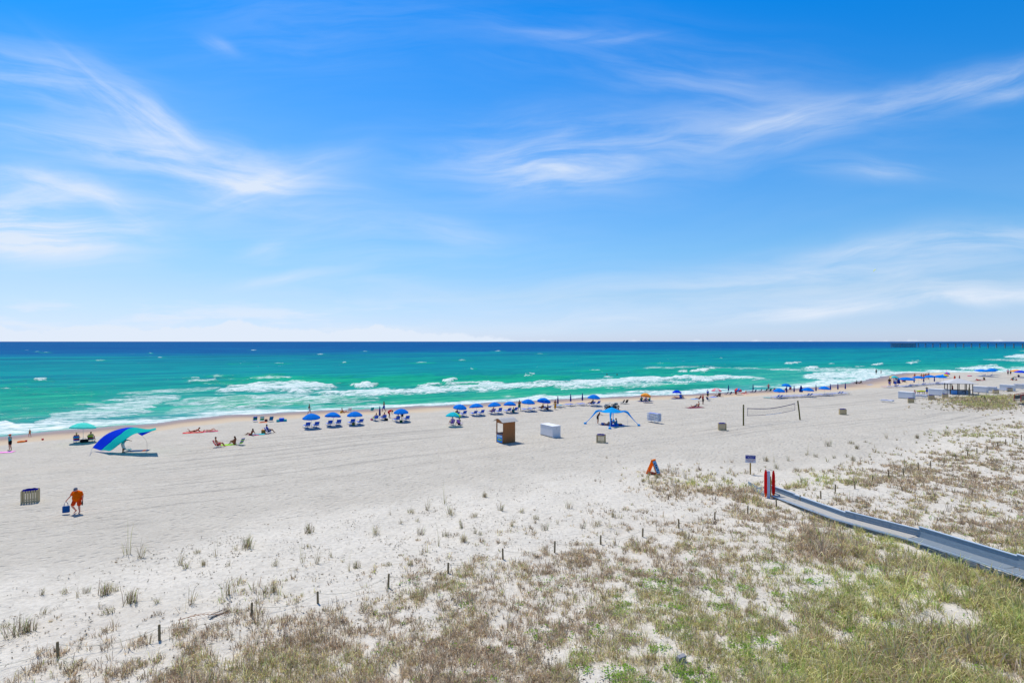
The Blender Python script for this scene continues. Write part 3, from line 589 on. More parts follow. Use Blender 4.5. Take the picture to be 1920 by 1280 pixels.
def closed_umbrella(col,h=2.25,fat=.13):
    def fn():
        e=empty('closed_umbrella'); b=MB(); b.tube([(0,0,-.3),(0,0,h)],.019,6); b.build('pole',POLE,e)
        def pt(i,j):
            a=2*PI*i; pr=np.interp(j,[0,.12,.5,.9,1],[.02,.35,.75,1.0,.8]); rr=fat*pr*(1+.22*math.cos(8*a))
            return Vector((rr*math.cos(a),rr*math.sin(a),h-.05-j*1.45))
        b=MB(); b.grid(pt,32,8); solid(b.build('canopy',col,e,True),.006)
        b=MB(); b.tube([(fat*.95*math.cos(a*PI/6),fat*.95*math.sin(a*PI/6),h-1.0) for a in range(13)],.012,4); b.build('strap',col,e); return e
    return fn
def lounger(back=50,col=None,towel=None):
    """sun lounger, feet towards +Y, flat sling seat and a hinged backrest"""
    col=col or LBLUE
    def fn():
        e=empty('sun_lounger'); a=R(back); bl=.72; by=-.42; ty=by-bl*math.cos(a); tz=.33+bl*math.sin(a)
        b=MB()
        for sx in (-.3,.3): b.tube([(sx,by,.33),(sx,.4,.34),(sx,1.05,.31)],.022,6)
        b.tube([(-.3,1.05,.31),(.3,1.05,.31)],.022,6); b.tube([(-.3,by,.33),(.3,by,.33)],.018,6); b.build('frame',WHT,e)
        for sx in (-.31,.31):
            for y in (-.38,.82):
                b=MB(); b.tube([(sx,y,.33),(sx*1.03,y+(.05 if y>0 else -.06),-.03)],.02,6); b.build('leg',WHT,e)
        b=MB(); b.grid(lambda i,j:Vector((-.28+.56*i,by+1.45*j,.335-.035*math.sin(PI*i)*1)),5,10); solid(b.build('seat',col,e,True),.008)
        b=MB()
        for sx in (-.3,.3): b.tube([(sx,by,.33),(sx,ty,tz)],.02,6)
        b.tube([(-.3,ty,tz),(.3,ty,tz)],.02,6); b.tube([(-.28,by-.30*math.cos(a),.33+.30*math.sin(a)),(-.28,by-.25,.02)],.012,5); b.tube([(.28,by-.30*math.cos(a),.33+.30*math.sin(a)),(.28,by-.25,.02)],.012,5)
        f=b.build('back_frame',WHT,e)
        b=MB(); b.grid(lambda i,j:Vector((-.28+.56*i,by-(bl*j)*math.cos(a)-.03*math.sin(PI*i),.34+(bl*j)*math.sin(a))),5,6); solid(b.build('backrest',col,e,True),.008)
        b=MB(); b.box((0,by-.12-(bl*.3)*math.cos(a),.335+bl*.3*math.sin(a)),(.6,.012,.07),Matrix.Rotation(-(PI/2-a),3,'X')); b.build('crossbar',WHT,e)
        if towel:
            b=MB(); b.grid(lambda i,j:Vector((-.25+.5*i,by-.02+(1.2*j),.365+.012*math.sin(9*j+3*i))),6,12); solid(b.build('towel',towel,e,True),.012)
        return e
    return fn
def beach_chair(cols,frame=None,low=True):
    frame=frame or POLE
    def fn():
        e=empty('beach_chair'); z=.20 if low else .36; a=R(62)
        b=MB()
        for sx in (-.28,.28):
            b.tube([(sx,-.30,0),(sx,.32,z+.03)],.013,5); b.tube([(sx,.34,0),(sx,-.22,z),(sx,-.22-.66*math.cos(a),z+.66*math.sin(a))],.013,5)
            b.tube([(sx,-.40,z+.30),(sx,.1,z+.22),(sx,.2,z+.02)],.013,5)
        b.tube([(-.28,-.22-.66*math.cos(a),z+.66*math.sin(a)),(.28,-.22-.66*math.cos(a),z+.66*math.sin(a))],.013,5); b.build('frame',frame,e)
        b=MB(); b.grid(lambda i,j:Vector((-.26+.52*i,-.2+.48*j,z+.01-.03*math.sin(PI*i))),4,4,mf=lambda i,j:j%len(cols)); solid(b.build('seat',cols,e,True),.01)
        b=MB(); b.grid(lambda i,j:Vector((-.26+.52*i,-.22-.64*j*math.cos(a)-.04*math.sin(PI*j),z+.02+.64*j*math.sin(a))),4,8,mf=lambda i,j:(j//2)%len(cols)); solid(b.build('backrest',cols,e,True),.012)
        for sx in (-.28,.28): b=MB(); b.box((sx,-.14,z+.265),(.05,.42,.02),Matrix.Rotation(-.14,3,'X')); b.build('armrest',frame,e)
        return e
    return fn
def towel(name,col,w=.9,l=1.8):
    def fn():
        ph=random.random()*6
        b=MB(); b.grid(lambda i,j:Vector((w*(i-.5)+.03*math.sin(7*j+ph),l*(j-.5)+.03*math.sin(6*i+ph),.03+.012*math.sin(9*i+ph)*math.cos(8*j))),8,14,mf=(lambda i,j:(j//2)%len(col)) if isinstance(col,list) and len(col)>1 else None)
        return solid(b.build(name,col,None,True),.012)
    return fn
# ---------------------------------------------------------------- people
SKINS=[clr('skin_fair',(226,170,140)),clr('skin_tan',(190,125,92)),clr('skin_brown',(140,88,62)),clr('skin_pink',(222,150,128))]
HAIRS=[clr('hair_dark',(45,32,26)),clr('hair_brown',(95,66,44)),clr('hair_blond',(205,170,110)),clr('hair_grey',(165,160,155))]
def remesh(b,name,m,parent,vox,sm=2):
    o=b.build(name,m,parent,True); md=o.modifiers.new('r','REMESH'); md.mode='VOXEL'; md.voxel_size=vox; md.use_smooth_shade=True
    md=o.modifiers.new('s','SMOOTH'); md.iterations=sm; md.factor=.5
    dg=bpy.context.evaluated_depsgraph_get(); me=bpy.data.meshes.new_from_object(o.evaluated_get(dg)); o.modifiers.clear(); old=o.data; o.data=me; bpy.data.meshes.remove(old); me.name=name
    return o
def J(**k):
    d=dict(head=(0,.01,1.63),neck=(0,-.01,1.46),chest=(0,0,1.30),waist=(0,0,1.08),hip=(0,0,.95),shl=(-.18,0,1.40),shr=(.18,0,1.40),ell=(-.25,-.03,1.13),elr=(.25,-.03,1.13),hal=(-.27,.07,.88),har=(.27,.07,.88),
      knl=(-.10,.03,.50),knr=(.10,.03,.50),anl=(-.11,-.02,.08),anr=(.11,-.02,.08),tol=(-.13,.15,.035),tor=(.13,.15,.035))
    d.update(k); return d
POSE=dict(
 stand=J(), akimbo=J(ell=(-.42,-.05,1.2),elr=(.42,-.05,1.2),hal=(-.2,.05,1.02),har=(.2,.05,1.02)),
 shade=J(ell=(-.38,.12,1.48),hal=(-.14,.2,1.68),elr=(.42,-.05,1.2),har=(.2,.05,1.02),knl=(-.17,.03,.5),anl=(-.24,0,.08),tol=(-.27,.17,.035),knr=(.14,.02,.5),anr=(.18,-.03,.08),tor=(.2,.14,.035)),
 walk=J(knl=(-.09,.20,.52),anl=(-.09,.26,.10),tol=(-.10,.43,.05),knr=(.09,0,.5),anr=(.09,-.33,.13),tor=(.1,-.18,.035),ell=(-.24,-.17,1.15),hal=(-.25,-.08,.92),elr=(.24,.1,1.14),har=(.24,.30,.98)),
 carry=J(head=(0,.13,1.56),neck=(0,.03,1.42),chest=(0,.02,1.26),waist=(0,.02,1.02),shl=(-.20,.02,1.35),shr=(.20,.02,1.35),ell=(-.30,.02,1.10),hal=(-.33,.10,.86),elr=(.36,-.02,1.12),har=(.50,.05,.90),
      knl=(-.12,.05,.48),anl=(-.11,-.02,.08),tol=(-.15,.14,.035),knr=(.16,.18,.52),anr=(.13,-.12,.14),tor=(.16,.03,.05)),
 bend=J(hip=(0,-.12,.90),waist=(0,.0,1.02),chest=(0,.24,1.12),neck=(0,.42,1.14),head=(0,.56,1.08),shl=(-.18,.36,1.12),shr=(.18,.36,1.12),ell=(-.22,.45,.84),elr=(.22,.45,.84),hal=(-.16,.55,.6),har=(.16,.55,.6)),
 reach=J(hip=(0,-.05,.92),chest=(0,.12,1.26),neck=(0,.2,1.4),head=(0,.27,1.52),shl=(-.18,.16,1.34),shr=(.18,.16,1.34),ell=(-.2,.42,1.32),elr=(.2,.42,1.32),hal=(-.15,.68,1.2),har=(.15,.68,1.2)),
 chair=J(hip=(0,-.02,.33),waist=(0,-.12,.48),chest=(0,-.22,.70),neck=(0,-.27,.88),head=(0,-.24,1.04),shl=(-.18,-.25,.82),shr=(.18,-.25,.82),ell=(-.3,-.12,.58),elr=(.3,-.12,.58),hal=(-.26,.13,.55),har=(.26,.13,.55),knl=(-.13,.42,.46),knr=(.13,.42,.46),anl=(-.13,.66,.10),anr=(.13,.62,.10),tol=(-.15,.80,.10),tor=(.15,.76,.10)),
 lounge=J(hip=(0,-.3,.44),waist=(0,-.42,.58),chest=(0,-.55,.78),neck=(0,-.66,.94),head=(0,-.68,1.10),shl=(-.18,-.62,.88),shr=(.18,-.62,.88),ell=(-.3,-.5,.62),elr=(.3,-.5,.62),hal=(-.2,-.25,.55),har=(.2,-.25,.55),knl=(-.11,.18,.62),knr=(.11,.16,.60),anl=(-.11,.55,.42),anr=(.11,.62,.42),tol=(-.12,.72,.5),tor=(.12,.78,.5)),
 sit=J(hip=(0,0,.13),waist=(0,-.04,.30),chest=(0,-.06,.50),neck=(0,-.04,.68),head=(0,.0,.84),shl=(-.17,-.05,.62),shr=(.17,-.05,.62),ell=(-.26,.05,.40),elr=(.26,.05,.40),hal=(-.14,.28,.44),har=(.14,.28,.44),knl=(-.15,.36,.44),knr=(.15,.36,.44),anl=(-.12,.60,.09),anr=(.12,.60,.09),tol=(-.13,.76,.05),tor=(.13,.76,.05)),
 sitback=J(hip=(0,0,.13),waist=(0,-.14,.26),chest=(0,-.26,.44),neck=(0,-.33,.60),head=(0,-.33,.76),shl=(-.17,-.31,.55),shr=(.17,-.31,.55),ell=(-.22,-.46,.30),elr=(.22,-.46,.30),hal=(-.22,-.50,.06),har=(.22,-.50,.06),knl=(-.12,.36,.30),knr=(.12,.40,.22),anl=(-.1,.70,.08),anr=(.1,.78,.08),tol=(-.12,.86,.1),tor=(.12,.92,.14)),
 prone=J(hip=(0,0,.14),waist=(0,-.16,.15),chest=(0,-.36,.24),neck=(0,-.50,.36),head=(0,-.58,.47),shl=(-.18,-.44,.30),shr=(.18,-.44,.30),ell=(-.2,-.62,.07),elr=(.2,-.62,.07),hal=(-.06,-.78,.12),har=(.06,-.78,.12),knl=(-.1,.42,.09),knr=(.1,.42,.09),anl=(-.1,.62,.38),anr=(.1,.82,.08),tol=(-.1,.74,.44),tor=(.1,.95,.05)),
 supine=J(hip=(0,0,.13),waist=(0,-.18,.13),chest=(0,-.38,.15),neck=(0,-.55,.14),head=(0,-.70,.15),shl=(-.18,-.48,.12),shr=(.18,-.48,.12),ell=(-.3,-.25,.08),elr=(.3,-.25,.08),hal=(-.26,-.02,.08),har=(.26,-.02,.08),knl=(-.1,.38,.36),knr=(.1,.42,.12),anl=(-.1,.66,.09),anr=(.1,.84,.09),tol=(-.1,.80,.08),tor=(.1,.88,.2)))
def person(pose,skin=0,hair=0,top=None,bot=None,hat=None,belly=0.0,skirt=None,fine=False,child=False,long=False):
    """one continuous voxel-remeshed body with hair and clothes as children"""
    def fn():
        p={k:Vector(v) for k,v in POSE[pose].items()}; vox=.011 if fine else .024; hd=1.25 if child else 1.0
        b=MB(); c=b.caps; th=.085+belly*.02
        c(p['hip']+Vector((-.07,0,.02)),.115+belly*.05,p['hip']+Vector((.07,0,.02)),.115+belly*.05); c(p['hip'],.125+belly*.06,p['waist'],.115+belly*.10); c(p['waist'],.115+belly*.10,p['chest'],.125+belly*.07)
        c(p['chest']+(p['shl']-p['chest'])*.45,.105,p['chest']+(p['shr']-p['chest'])*.45,.105); c(p['shl'],.062,p['shr'],.062); c(p['chest'],.1,p['neck'],.055); c(p['neck'],.052,p['head'],.055)
        up=(p['head']-p['neck']).normalized(); fwd=Vector((0,1,0)) if abs(up.y)<.75 else Vector((0,0,1 if up.y<0 else -1)); fwd=(fwd-up*fwd.dot(up)).normalized(); sd_=up.cross(fwd)
        Mh=Matrix((sd_,fwd,up)).transposed()
        b.ball(p['head'],(.077*hd,.096*hd,.118*hd),12,10,0,Mh); c(p['head']-up*.07+fwd*.05,.045*hd,p['head']-up*.05+fwd*.04,.05*hd)
        c(p['head']+fwd*.095*hd-up*.005,.012,p['head']+fwd*.118*hd-up*.03,.017)
        for s in (-1,1): b.ball(p['head']+sd_*s*.078*hd-up*.01,(.014,.022,.033),6,5,0,Mh); 
        for s,a in (('l',-1),('r',1)):
            sh,el,ha,hi,kn,an,to=p['sh'+s],p['el'+s],p['ha'+s],p['hip']+Vector((a*.09,0,0)),p['kn'+s],p['an'+s],p['to'+s]
            c(sh,.056,el,.042); c(el,.041,ha,.027); d=(ha-el).normalized(); pa=ha+d*.075; c(ha,.026,pa,.036)
            sdv=d.cross(Vector((0,0,1)) if abs(d.z)<.9 else Vector((0,1,0))).normalized()
            if fine:
                inn=Vector((-a,0,0)); ax=d.cross(inn).normalized()
                for q,(off,ln) in enumerate(((-.030,.062),(-.010,.074),(.010,.070),(.030,.052))):
                    r0=pa+ax*off+d*.01; r1=r0+d*ln*.5+inn*.006; r2=r1+d*ln*.38+inn*.026; c(r0,.012,r1,.0105,6); c(r1,.0105,r2,.009,6)
                t0=ha+d*.02-ax*.022; c(t0,.014,t0-ax*.030+d*.03+inn*.015,.011,6)
            else:
                for off in (-.022,0,.022): c(pa+sdv*off,.012,pa+sdv*off*1.4+d*.07,.009,5)
                c(ha+sdv*.02,.014,ha+sdv*.055+d*.05,.010,5)
            c(hi,th+.012,kn,.055); c(kn,.054,kn.lerp(an,.35),.056); c(kn.lerp(an,.35),.056,an,.034); c(an,.038,to,.03); c(an-(to-an).normalized()*.03,.035,to,.028)
        o=remesh(b,'person',SKINS[skin],None,vox)
        def shell(name,m,segs,v=None):
            b=MB()
            for s in segs: b.caps(*s)
            return remesh(b,name,m,o,v or (.014 if fine else .026),1)
        if top:
            w=.018; k=belly
            sg=[(p['waist']+(p['hip']-p['waist'])*.75,.132+k*.08+w,p['waist'],.118+k*.11+w),(p['waist'],.118+k*.11+w,p['chest'],.128+k*.08+w),(p['shl'],.066+w,p['shr'],.066+w),(p['chest'],.12+w,p['neck']+(p['chest']-p['neck'])*.3,.06+w)]
            if top[1]!='tank':
                f=.95 if top[1]=='long' else .62
                for s in 'lr': sg.append((p['sh'+s],.062+w,p['sh'+s].lerp(p['el'+s],f),.056+w))
            if top[1]=='bikini': sg=[(p['chest']+(p['shl']-p['chest'])*.4,.108,p['chest']+(p['shr']-p['chest'])*.4,.108)]
            shell('shirt' if top[1]!='bikini' else 'swim_top',top[0],sg)
        if bot:
            w=.02; k=belly; sg=[(p['hip']+Vector((-.06,0,.0)),.125+k*.05+w,p['hip']+Vector((.06,0,0)),.125+k*.05+w),(p['hip'],.13+k*.06+w*.6,p['hip'].lerp(p['waist'],.45),.12+k*.08+w*.5)]
            if bot[1]!='brief':
                f=.78 if bot[1]=='shorts' else .5
                for s,a in (('l',-1),('r',1)): sg.append((p['hip']+Vector((a*.09,0,-.01)),.105+w,(p['hip']+Vector((a*.09,0,0))).lerp(p['kn'+s],f),.085+w))
            else: sg=[(p['hip']+Vector((-.065,0,.01)),.122,p['hip']+Vector((.065,0,.01)),.122)]
            shell('shorts' if bot[1]!='brief' else 'swim_bottom',bot[0],sg)
        if skirt: shell('skirt',skirt,[(p['hip']+Vector((0,0,.08)),.14,p['hip']+Vector((0,0,-.50)),.20)])
        h=MB(); 
        h.ball(p['head']+up*.022-fwd*.014,(.086*hd,.100*hd,.112*hd),10,8,0,Mh)
        hc=[(q,i) for i,q in enumerate(h.v) if (Vector(q)-p['head']).dot(fwd)>.052 and (Vector(q)-p['head']).dot(up)<.05]
        for q,i in hc: h.v[i]=tuple(p['head']+(Vector(q)-p['head'])*.72)
        if long: h.caps(p['head']-fwd*.06,.075,p['neck']-fwd*.09,.05)
        h.build('hair',HAIRS[hair],o,True)
        if hat:
            h=MB(); h.ball(p['head']+up*.055,(.095*hd,.108*hd,.085*hd),10,8,0,Mh); 
            if hat[1]=='cap': h.ball(p['head']+up*.06+fwd*.12,(.07,.085,.012),8,4,0,Mh)
            else: h.ball(p['head']+up*.05,(.20,.20,.014),12,4,0,Mh)
            h.build('hat',hat[0],o,True)
        return o
    return fn
_n=[0]
def put_person(u,v,pose,rz,label,dz=0.0,h=1.72,at=None,group=None,**k):
    _n[0]+=1; loc=at if at is not None else P(u,v,dz); 
    o=inst(('person',_n[0]),person(pose,**k),loc,rz,label,'person',group,h/1.75); return o
# ============================================================ THINGS: placement
ORD=['first','second','third','fourth','fifth','sixth','seventh','eighth','ninth','tenth','eleventh','twelfth','thirteenth','fourteenth','fifteenth','sixteenth','seventeenth','eighteenth']
GU='open blue umbrellas lined up along the beach'; GC='closed blue umbrellas standing between the loungers'; GL='blue and white loungers set out in pairs facing the sea'
LW=.62
def seaside(p,along,out): return Vector((p.x+EX[0]*along+NX[0]*out,p.y+EX[1]*along+NX[1]*out,0))
def onsand(p): p=Vector(p); p.z=float(terrain(p.x,p.y)); return p
def lpair(u,v,where,gap=1.15,backs=(50,50),out=0.0,names=('left','right'),tw=(None,None)):
    p=P(u,v)
    for k,sx in enumerate((-1,1)):
        if len((names[k]+' lounger '+where).split())>16: print('LONG',where)
        q=onsand(seaside(p,sx*gap/2,out)); inst(('lounger',backs[k],tw[k].name if tw[k] else ''),lounger(backs[k],None,tw[k]),q,SH+random.uniform(-.06,.06),f'{names[k]} lounger {where}','lounger',GL)
TW_LIME=clr('towel_lime',(150,215,40)); TW_RED=clr('towel_red',(205,50,55)); TW_PINK=clr('towel_pink',(235,120,150)); TW_TEAL=clr('towel_teal',(30,170,180)); TW_NAVY=clr('towel_navy',(35,50,110)); TW_WHITE=clr('towel_white',(225,225,225)); TW_SALMON=clr('towel_salmon',(225,100,90)); TW_BLUE=clr('towel_blue',(30,100,220)); TW_OR=clr('towel_orange',(235,120,40))
# ---- near row of ten blue umbrellas with loungers
row=[(584,803,0,0,(50,50)),(626,799,.22,2.2,(50,50)),(667,797,.08,1,(55,45)),(753,791,.05,0,(50,50))]
row2=[(861,781,.05,0,(40,50)),(894,779,.18,2.2,(42,48)),(928,776,.06,3,(50,60)),(957,774,.14,2.2,(45,50)),(990,771,.05,0,(15,20)),(1020,769,.25,2.3,(30,30)),(1113,761,.05,0,(42,48))]
for i,(u,v,tl,td,bk) in enumerate(row+row2):
    p=P(u,v); inst(('bu',tl,td),umbrella([BLUE],1.10 if i<4 else 1.12,1.95,tl,td),p,random.random(),f'{ORD[i]} open blue umbrella from the left in the long near row','umbrella',GU,random.uniform(.95,1.06),(random.uniform(-.07,.07),random.uniform(-.07,.07)))
    if i in (3,): lpair(u,v-1,f'under the {ORD[i]} open blue umbrella from the left',1.45,bk,.1)
    elif i<4: lpair(u,v-1,f'under the {ORD[i]} open blue umbrella from the left',1.15,bk,.1,tw=(None,None))
    else: lpair(u+1,v-1,f'under the {ORD[i]} open blue umbrella from the left',1.25,bk,.1)
for k,(u,v) in enumerate(((712,789),(1046,765),(1070,760),(1092,758))):
    inst(('cu',0),closed_umbrella(NAVY),P(u,v),0,['closed navy umbrella between two occupied loungers','closed navy umbrella beside the woman in a yellow skirt','closed navy umbrella behind the flat blue lounger, middle of three','closed navy umbrella behind the flat blue lounger nearest the quad bike'][k],'umbrella',GC)
lpair(711,788,'beside the closed umbrella between sunbathers',1.2,(45,45),.1,tw=(TW_LIME,None))
for k,(u,v) in enumerate(((1049,763),(1070,761),(1092,760))):
    lpair(u,v,['behind the woman in a yellow skirt','below the middle closed navy umbrella','below the closed navy umbrella nearest the quad bike'][k],.85,(8,8),.2,tw=(None,TW_TEAL if k==0 else None))
# ---- middle group
mid=[(1461,746),(1515,744),(1546,741)]
for k,(u,v) in enumerate(mid):
    inst(('bu',.05,0,'m'),umbrella([BLUE],1.16,1.95,.05,0),P(u,v),k,f'{["left","middle","right"][k]} of three open blue umbrellas in the short row behind the volleyball net','umbrella',GU)
inst(('bu',.12,1),umbrella([BLUE],1.15,1.95,.12,1),P(1475,734),0,'open blue umbrella nearest the waterline beyond the volleyball net','umbrella',GU)
for k,(u,v) in enumerate(((1475,742),(1489,741),(1530,739),(1557,737),(1571,736),(1585,735))):
    inst(('cu',0),closed_umbrella(NAVY),P(u,v),0,f'{ORD[k]} slim closed navy umbrella from the left in the row behind the volleyball net','umbrella',GC)
inst(('cu',1),closed_umbrella(NAVY,2.2,.34),P(1502,741),0,'half closed cone shaped navy umbrella behind the volleyball net','umbrella',GC)
inst(('cu',0),closed_umbrella(NAVY),P(1366,738),0,'closed navy umbrella between two navy chairs near the water, left one','umbrella',GC)
inst(('cu',0),closed_umbrella(NAVY),P(1412,736),0,'closed navy umbrella by the water, right of the sunbather on a pink towel','umbrella',GC)
for k,(u,v) in enumerate(((1456,747),(1468,746),(1482,745),(1497,744.5),(1512,744),(1527,742.5),(1541,742),(1556,741),(1570,740),(1583,739))):
    lpair(u,v,f'of the {ORD[k]} pair from the left behind the volleyball net',1.0,(45,40) if k in (0,4,8) else (8,12),0)
inst('tealpad',towel('beach_towel',[TW_TEAL],.8,1.6),P(1439,746,.1),.9,'teal towel lying at the left end of the lounger row behind the net','towel')
# ---- right cluster
rc=[(1700,724,1.9),(1722,721,1.45),(1743,719,1.5),(1763,719,1.6)]
for k,(u,v,r) in enumerate(rc):
    inst(('bu',r),umbrella([BLUE],r,2.35,.04,k),P(u,v),k,f'{ORD[k]} open blue umbrella from the left in the tight row left of the gazebo','umbrella',GU)
for k,(u,v,f) in enumerate(((1676,724,0),(1685,724,1),(1714,722,0),(1732,721,0),(1752,720,0),(1742,711,0))):
    inst(('cu',f),closed_umbrella(NAVY,2.2,.34 if f else .13),P(u,v),0,['slim closed navy umbrella beside the standing bathers left of the gazebo','cone shaped half closed navy umbrella left of the gazebo row','closed navy umbrella between the first and second open umbrellas left of the gazebo','closed navy umbrella between the second and third open umbrellas left of the gazebo','closed navy umbrella between the third and fourth open umbrellas left of the gazebo','closed navy umbrella by the crowd in orange'][k],'umbrella',GC)
for k,(u,v) in enumerate(((1662,727),(1675,726.5),(1690,726),(1702,725.5),(1714,724),(1726,723),(1739,722),(1752,721),(1765,720.5))):
    lpair(u,v,f'of the {ORD[k]} pair in the tight row left of the gazebo',1.0,(8,12) if k%2==0 else (45,40),0,tw=(TW_PINK,None) if k==0 else (None,None))
for k,(u,v,r) in enumerate(((1841,705,2.0),(1852,706,2.1),(1861,703,1.6))):
    inst(('bu',r,'f'),umbrella([BLUE],r,2.3,.08,k*2),P(u,v),k,f'{["left","front","right"][k]} of three overlapping blue umbrellas beyond the gazebo','umbrella',GU)
lpair(1840,706,'of the left pair below three overlapping umbrellas',1.6,(45,45),0); lpair(1856,706,'of the right pair under the three overlapping umbrellas',1.8,(45,12),0)
# ---- other umbrellas
ORNG=fab('orange_canvas',(250,170,70)); YEL=fab('yellow_canvas',(250,225,30)); LIME=fab('lime_canvas',(150,230,60)); AQUA=fab('aqua_canvas',(30,200,215)); PINKC=fab('pink_canvas',(240,150,160)); REDC=fab('red_canvas',(235,60,50)); SKYC=fab('sky_canvas',(70,160,240)); MAG=fab('magenta_canvas',(235,30,180)); WH=fab('white_canvas',(225,225,225))
def ou(key,cols,r,h,tl,td,u,v,label,n=8): inst(key,umbrella(cols,r,h,tl,td,.48,n),P(u,v),.2,label,'umbrella')
ou('o1',[TEALF],1.30,2.25,.12,2.6,156,829,'turquoise umbrella above two striped low chairs near the surf')
ou('o2',[AQUA,AQUA,AQUA,LIME],1.02,1.95,.10,2.6,850,799,'aqua umbrella with lime panels above two purple chairs')
ou('o3',[ORNG],1.0,1.75,.25,2.2,1211,754,'orange umbrella tilted over three people sitting on the sand')
ou('o4',[ROYAL],.95,1.75,.1,2.6,1269,747,'dark blue umbrella alone beside the water, right of the orange one')
ou('o5',[PINKC,WH],1.15,1.8,.05,0,1343,743,'pale pink umbrella near the waterline')
ou('o6',[REDC,SKYC],.85,1.5,.3,2.3,1384,740,'small red and light blue striped umbrella near the waterline')
ou('o7',[YEL,YEL,YEL,YEL,AQUA,AQUA,AQUA,AQUA],1.15,2.1,.1,1.5,1677,718,'umbrella half yellow half aqua by the standing bathers')
ou('o8',[LIME,REDC,ORNG,AQUA,SKYC,YEL,ORNG,REDC],1.25,2.1,.2,3.1,1769,715,'rainbow striped umbrella behind the last blue umbrella of the row')
ou('o9',[MAG,SKYC],.8,1.8,.2,2,1776,708,'small magenta and blue umbrella beyond the rainbow one')
ou('o10',[ORNG],1.7,2.3,.05,0,1907,706,'orange umbrella at the far right end of the beach')
ou('o11',[ROYAL],1.6,2.3,.05,0,1914,708,'royal blue umbrella at the far right end of the beach')
# ---- low beach chairs
RB=[TW_TEAL,TW_RED,clr('stripe_green',(40,160,60)),clr('stripe_yellow',(225,205,50)),TW_BLUE]
def chair(key,cols,u,v,rz,label,frame=None,low=True,dz=0): return inst(('ch',key),beach_chair(cols,frame,low),P(u,v),rz,label,'chair','folding beach chairs brought by visitors')
chair('rb1',[TW_BLUE,TW_RED,TW_TEAL],144,829,SH,'striped red and teal low chair with a sitter, left below the turquoise umbrella')
chair('rb2',RB,172,827,SH-.2,'rainbow striped low chair, right below the turquoise umbrella')
chair('teal',[clr('chair_teal',(30,125,130))],240,846,-1.2,'dark teal low chair under the blue and teal sun shade')
chair('red',[TW_RED],409,838,-1.25,'bright red low chair on the open sand left of the lime mat')
chair('bg',[TW_BLUE,RB[2],TW_NAVY],478,790,SH,'blue and green striped chair at the left of three by the wet sand')
chair('bw',[TW_TEAL,RB[2],TW_WHITE],491,790,SH,'teal white and green striped chair, middle of three by the wet sand')
chair('st',[clr('chair_steelblue',(25,110,160))],507,790,SH+.2,'plain steel blue chair, right of three by the wet sand')
chair('bl',[TW_BLUE],504,812,-.9,'blue folding chair holding a person beside a tan basket')
chair('tl2',[TW_TEAL],697,771,SH,'lone teal chair on the wet sand')
chair('wh',[TW_WHITE],655,772,SH,'white chair next to a sunbather near the wet sand')
PUR=clr('chair_purple',(120,80,190)); chair('pu',[PUR],847,796,SH,'purple chair below the aqua umbrella, left one'); chair('pu2',[clr('chair_violet',(160,110,220))],863,796,-.6,'violet chair below the aqua umbrella, right one')
chair('bk',[BLK],1166,757,.9,'black chair right of the quad bike, left of two'); chair('bk',[BLK],1173,756.5,.5,'black chair right of the quad bike, right of two')
chair('nv',[TW_NAVY],1361,740,SH+.3,'navy chair left of the closed umbrella by the water'); chair('nv',[TW_NAVY],1368,740,SH,'navy chair right of the closed umbrella by the water')
chair('nv',[TW_NAVY],1408,736,SH+.3,'navy chair beside the closed umbrella right of the pink towel, left one'); chair('nv',[TW_NAVY],1414,736,SH,'navy chair beside the closed umbrella right of the pink towel, right one')
chair('gy',[clr('chair_grey',(80,80,84))],1425,734,.8,'dark grey chair by the water near the person in a pink shirt'); chair('gn',[clr('chair_green',(50,110,90))],1435,734,.5,'green chair beside the person in a pink shirt, left one'); chair('gn',[clr('chair_green',(50,110,90))],1443,734,.2,'green chair beside the person in a pink shirt, right one'); chair('red',[TW_RED],1450,733,.2,'red chair near the waterline behind the volleyball net')
chair('nv',[TW_NAVY],1471,732,.5,'navy chair under the blue umbrella nearest the water'); chair('rd3',[clr('chair_maroon',(170,60,60))],1481,731,-.2,'dark red chair under the blue umbrella nearest the water')
chair('bl',[TW_BLUE],1278,747,-.9,'blue chair under the lone dark blue umbrella'); chair('nv',[TW_NAVY],1329,751,-1.2,'navy chair beside the bending person in blue')
chair('sk',[SKYC],1724,709,.4,'light blue chair near the crowd in orange'); chair('gn',[clr('chair_green',(50,110,90))],1898,710,.5,'green chair at the far right group')
# ---- towels and bags
def tw(key,c,u,v,rz,label,w=.9,l=1.8): inst(('tw',key),towel('beach_towel',c,w,l),P(u,v),rz,label,'towel')
tw('r1',[TW_RED,TW_SALMON],362,811,-1.15,'red towel under the sunbather left of the pink towel',1.0,2.3); tw('p1',[TW_PINK],393,809,-1.1,'pink towel with a sunbather in pink',.8,1.9)
tw('l1',[TW_LIME],426,834,-1.2,'lime green mat between the red chair and the seated girl',.8,1.9); tw('t1',[TW_TEAL],484,814,-1.3,'teal towel before the blue chair',.9,1.6); tw('mg',[clr('towel_magenta',(200,40,120))],476,815,-1.3,'magenta towel under the leaning girl',.7,1.2)
tw('o1',[TW_OR],493,792,-1.2,'orange towel on the sand between striped chairs',.6,1.1); tw('sh',[clr('shadow_teal',(30,70,110))]*5+[clr('mat_rust',(150,70,45))],259,845,-1.3,'dark sheet coloured as the teal shadow under the sun shade, with a rust strip',.9,2.0)  # dark part of the last sheet imitates the shelter's teal shadow; rust strip is cloth
tw('pk',[clr('towel_lilac',(240,150,215))],8,848,-1.2,'lilac towel beside the person in a teal shirt',.9,1.6); tw('b4',[SKYC],1303,748,-1.2,'light blue towel left of the person in red'); tw('b5',[TW_BLUE],1337,744,-1.2,'royal blue towel below the pale pink umbrella',1.2,1.5)
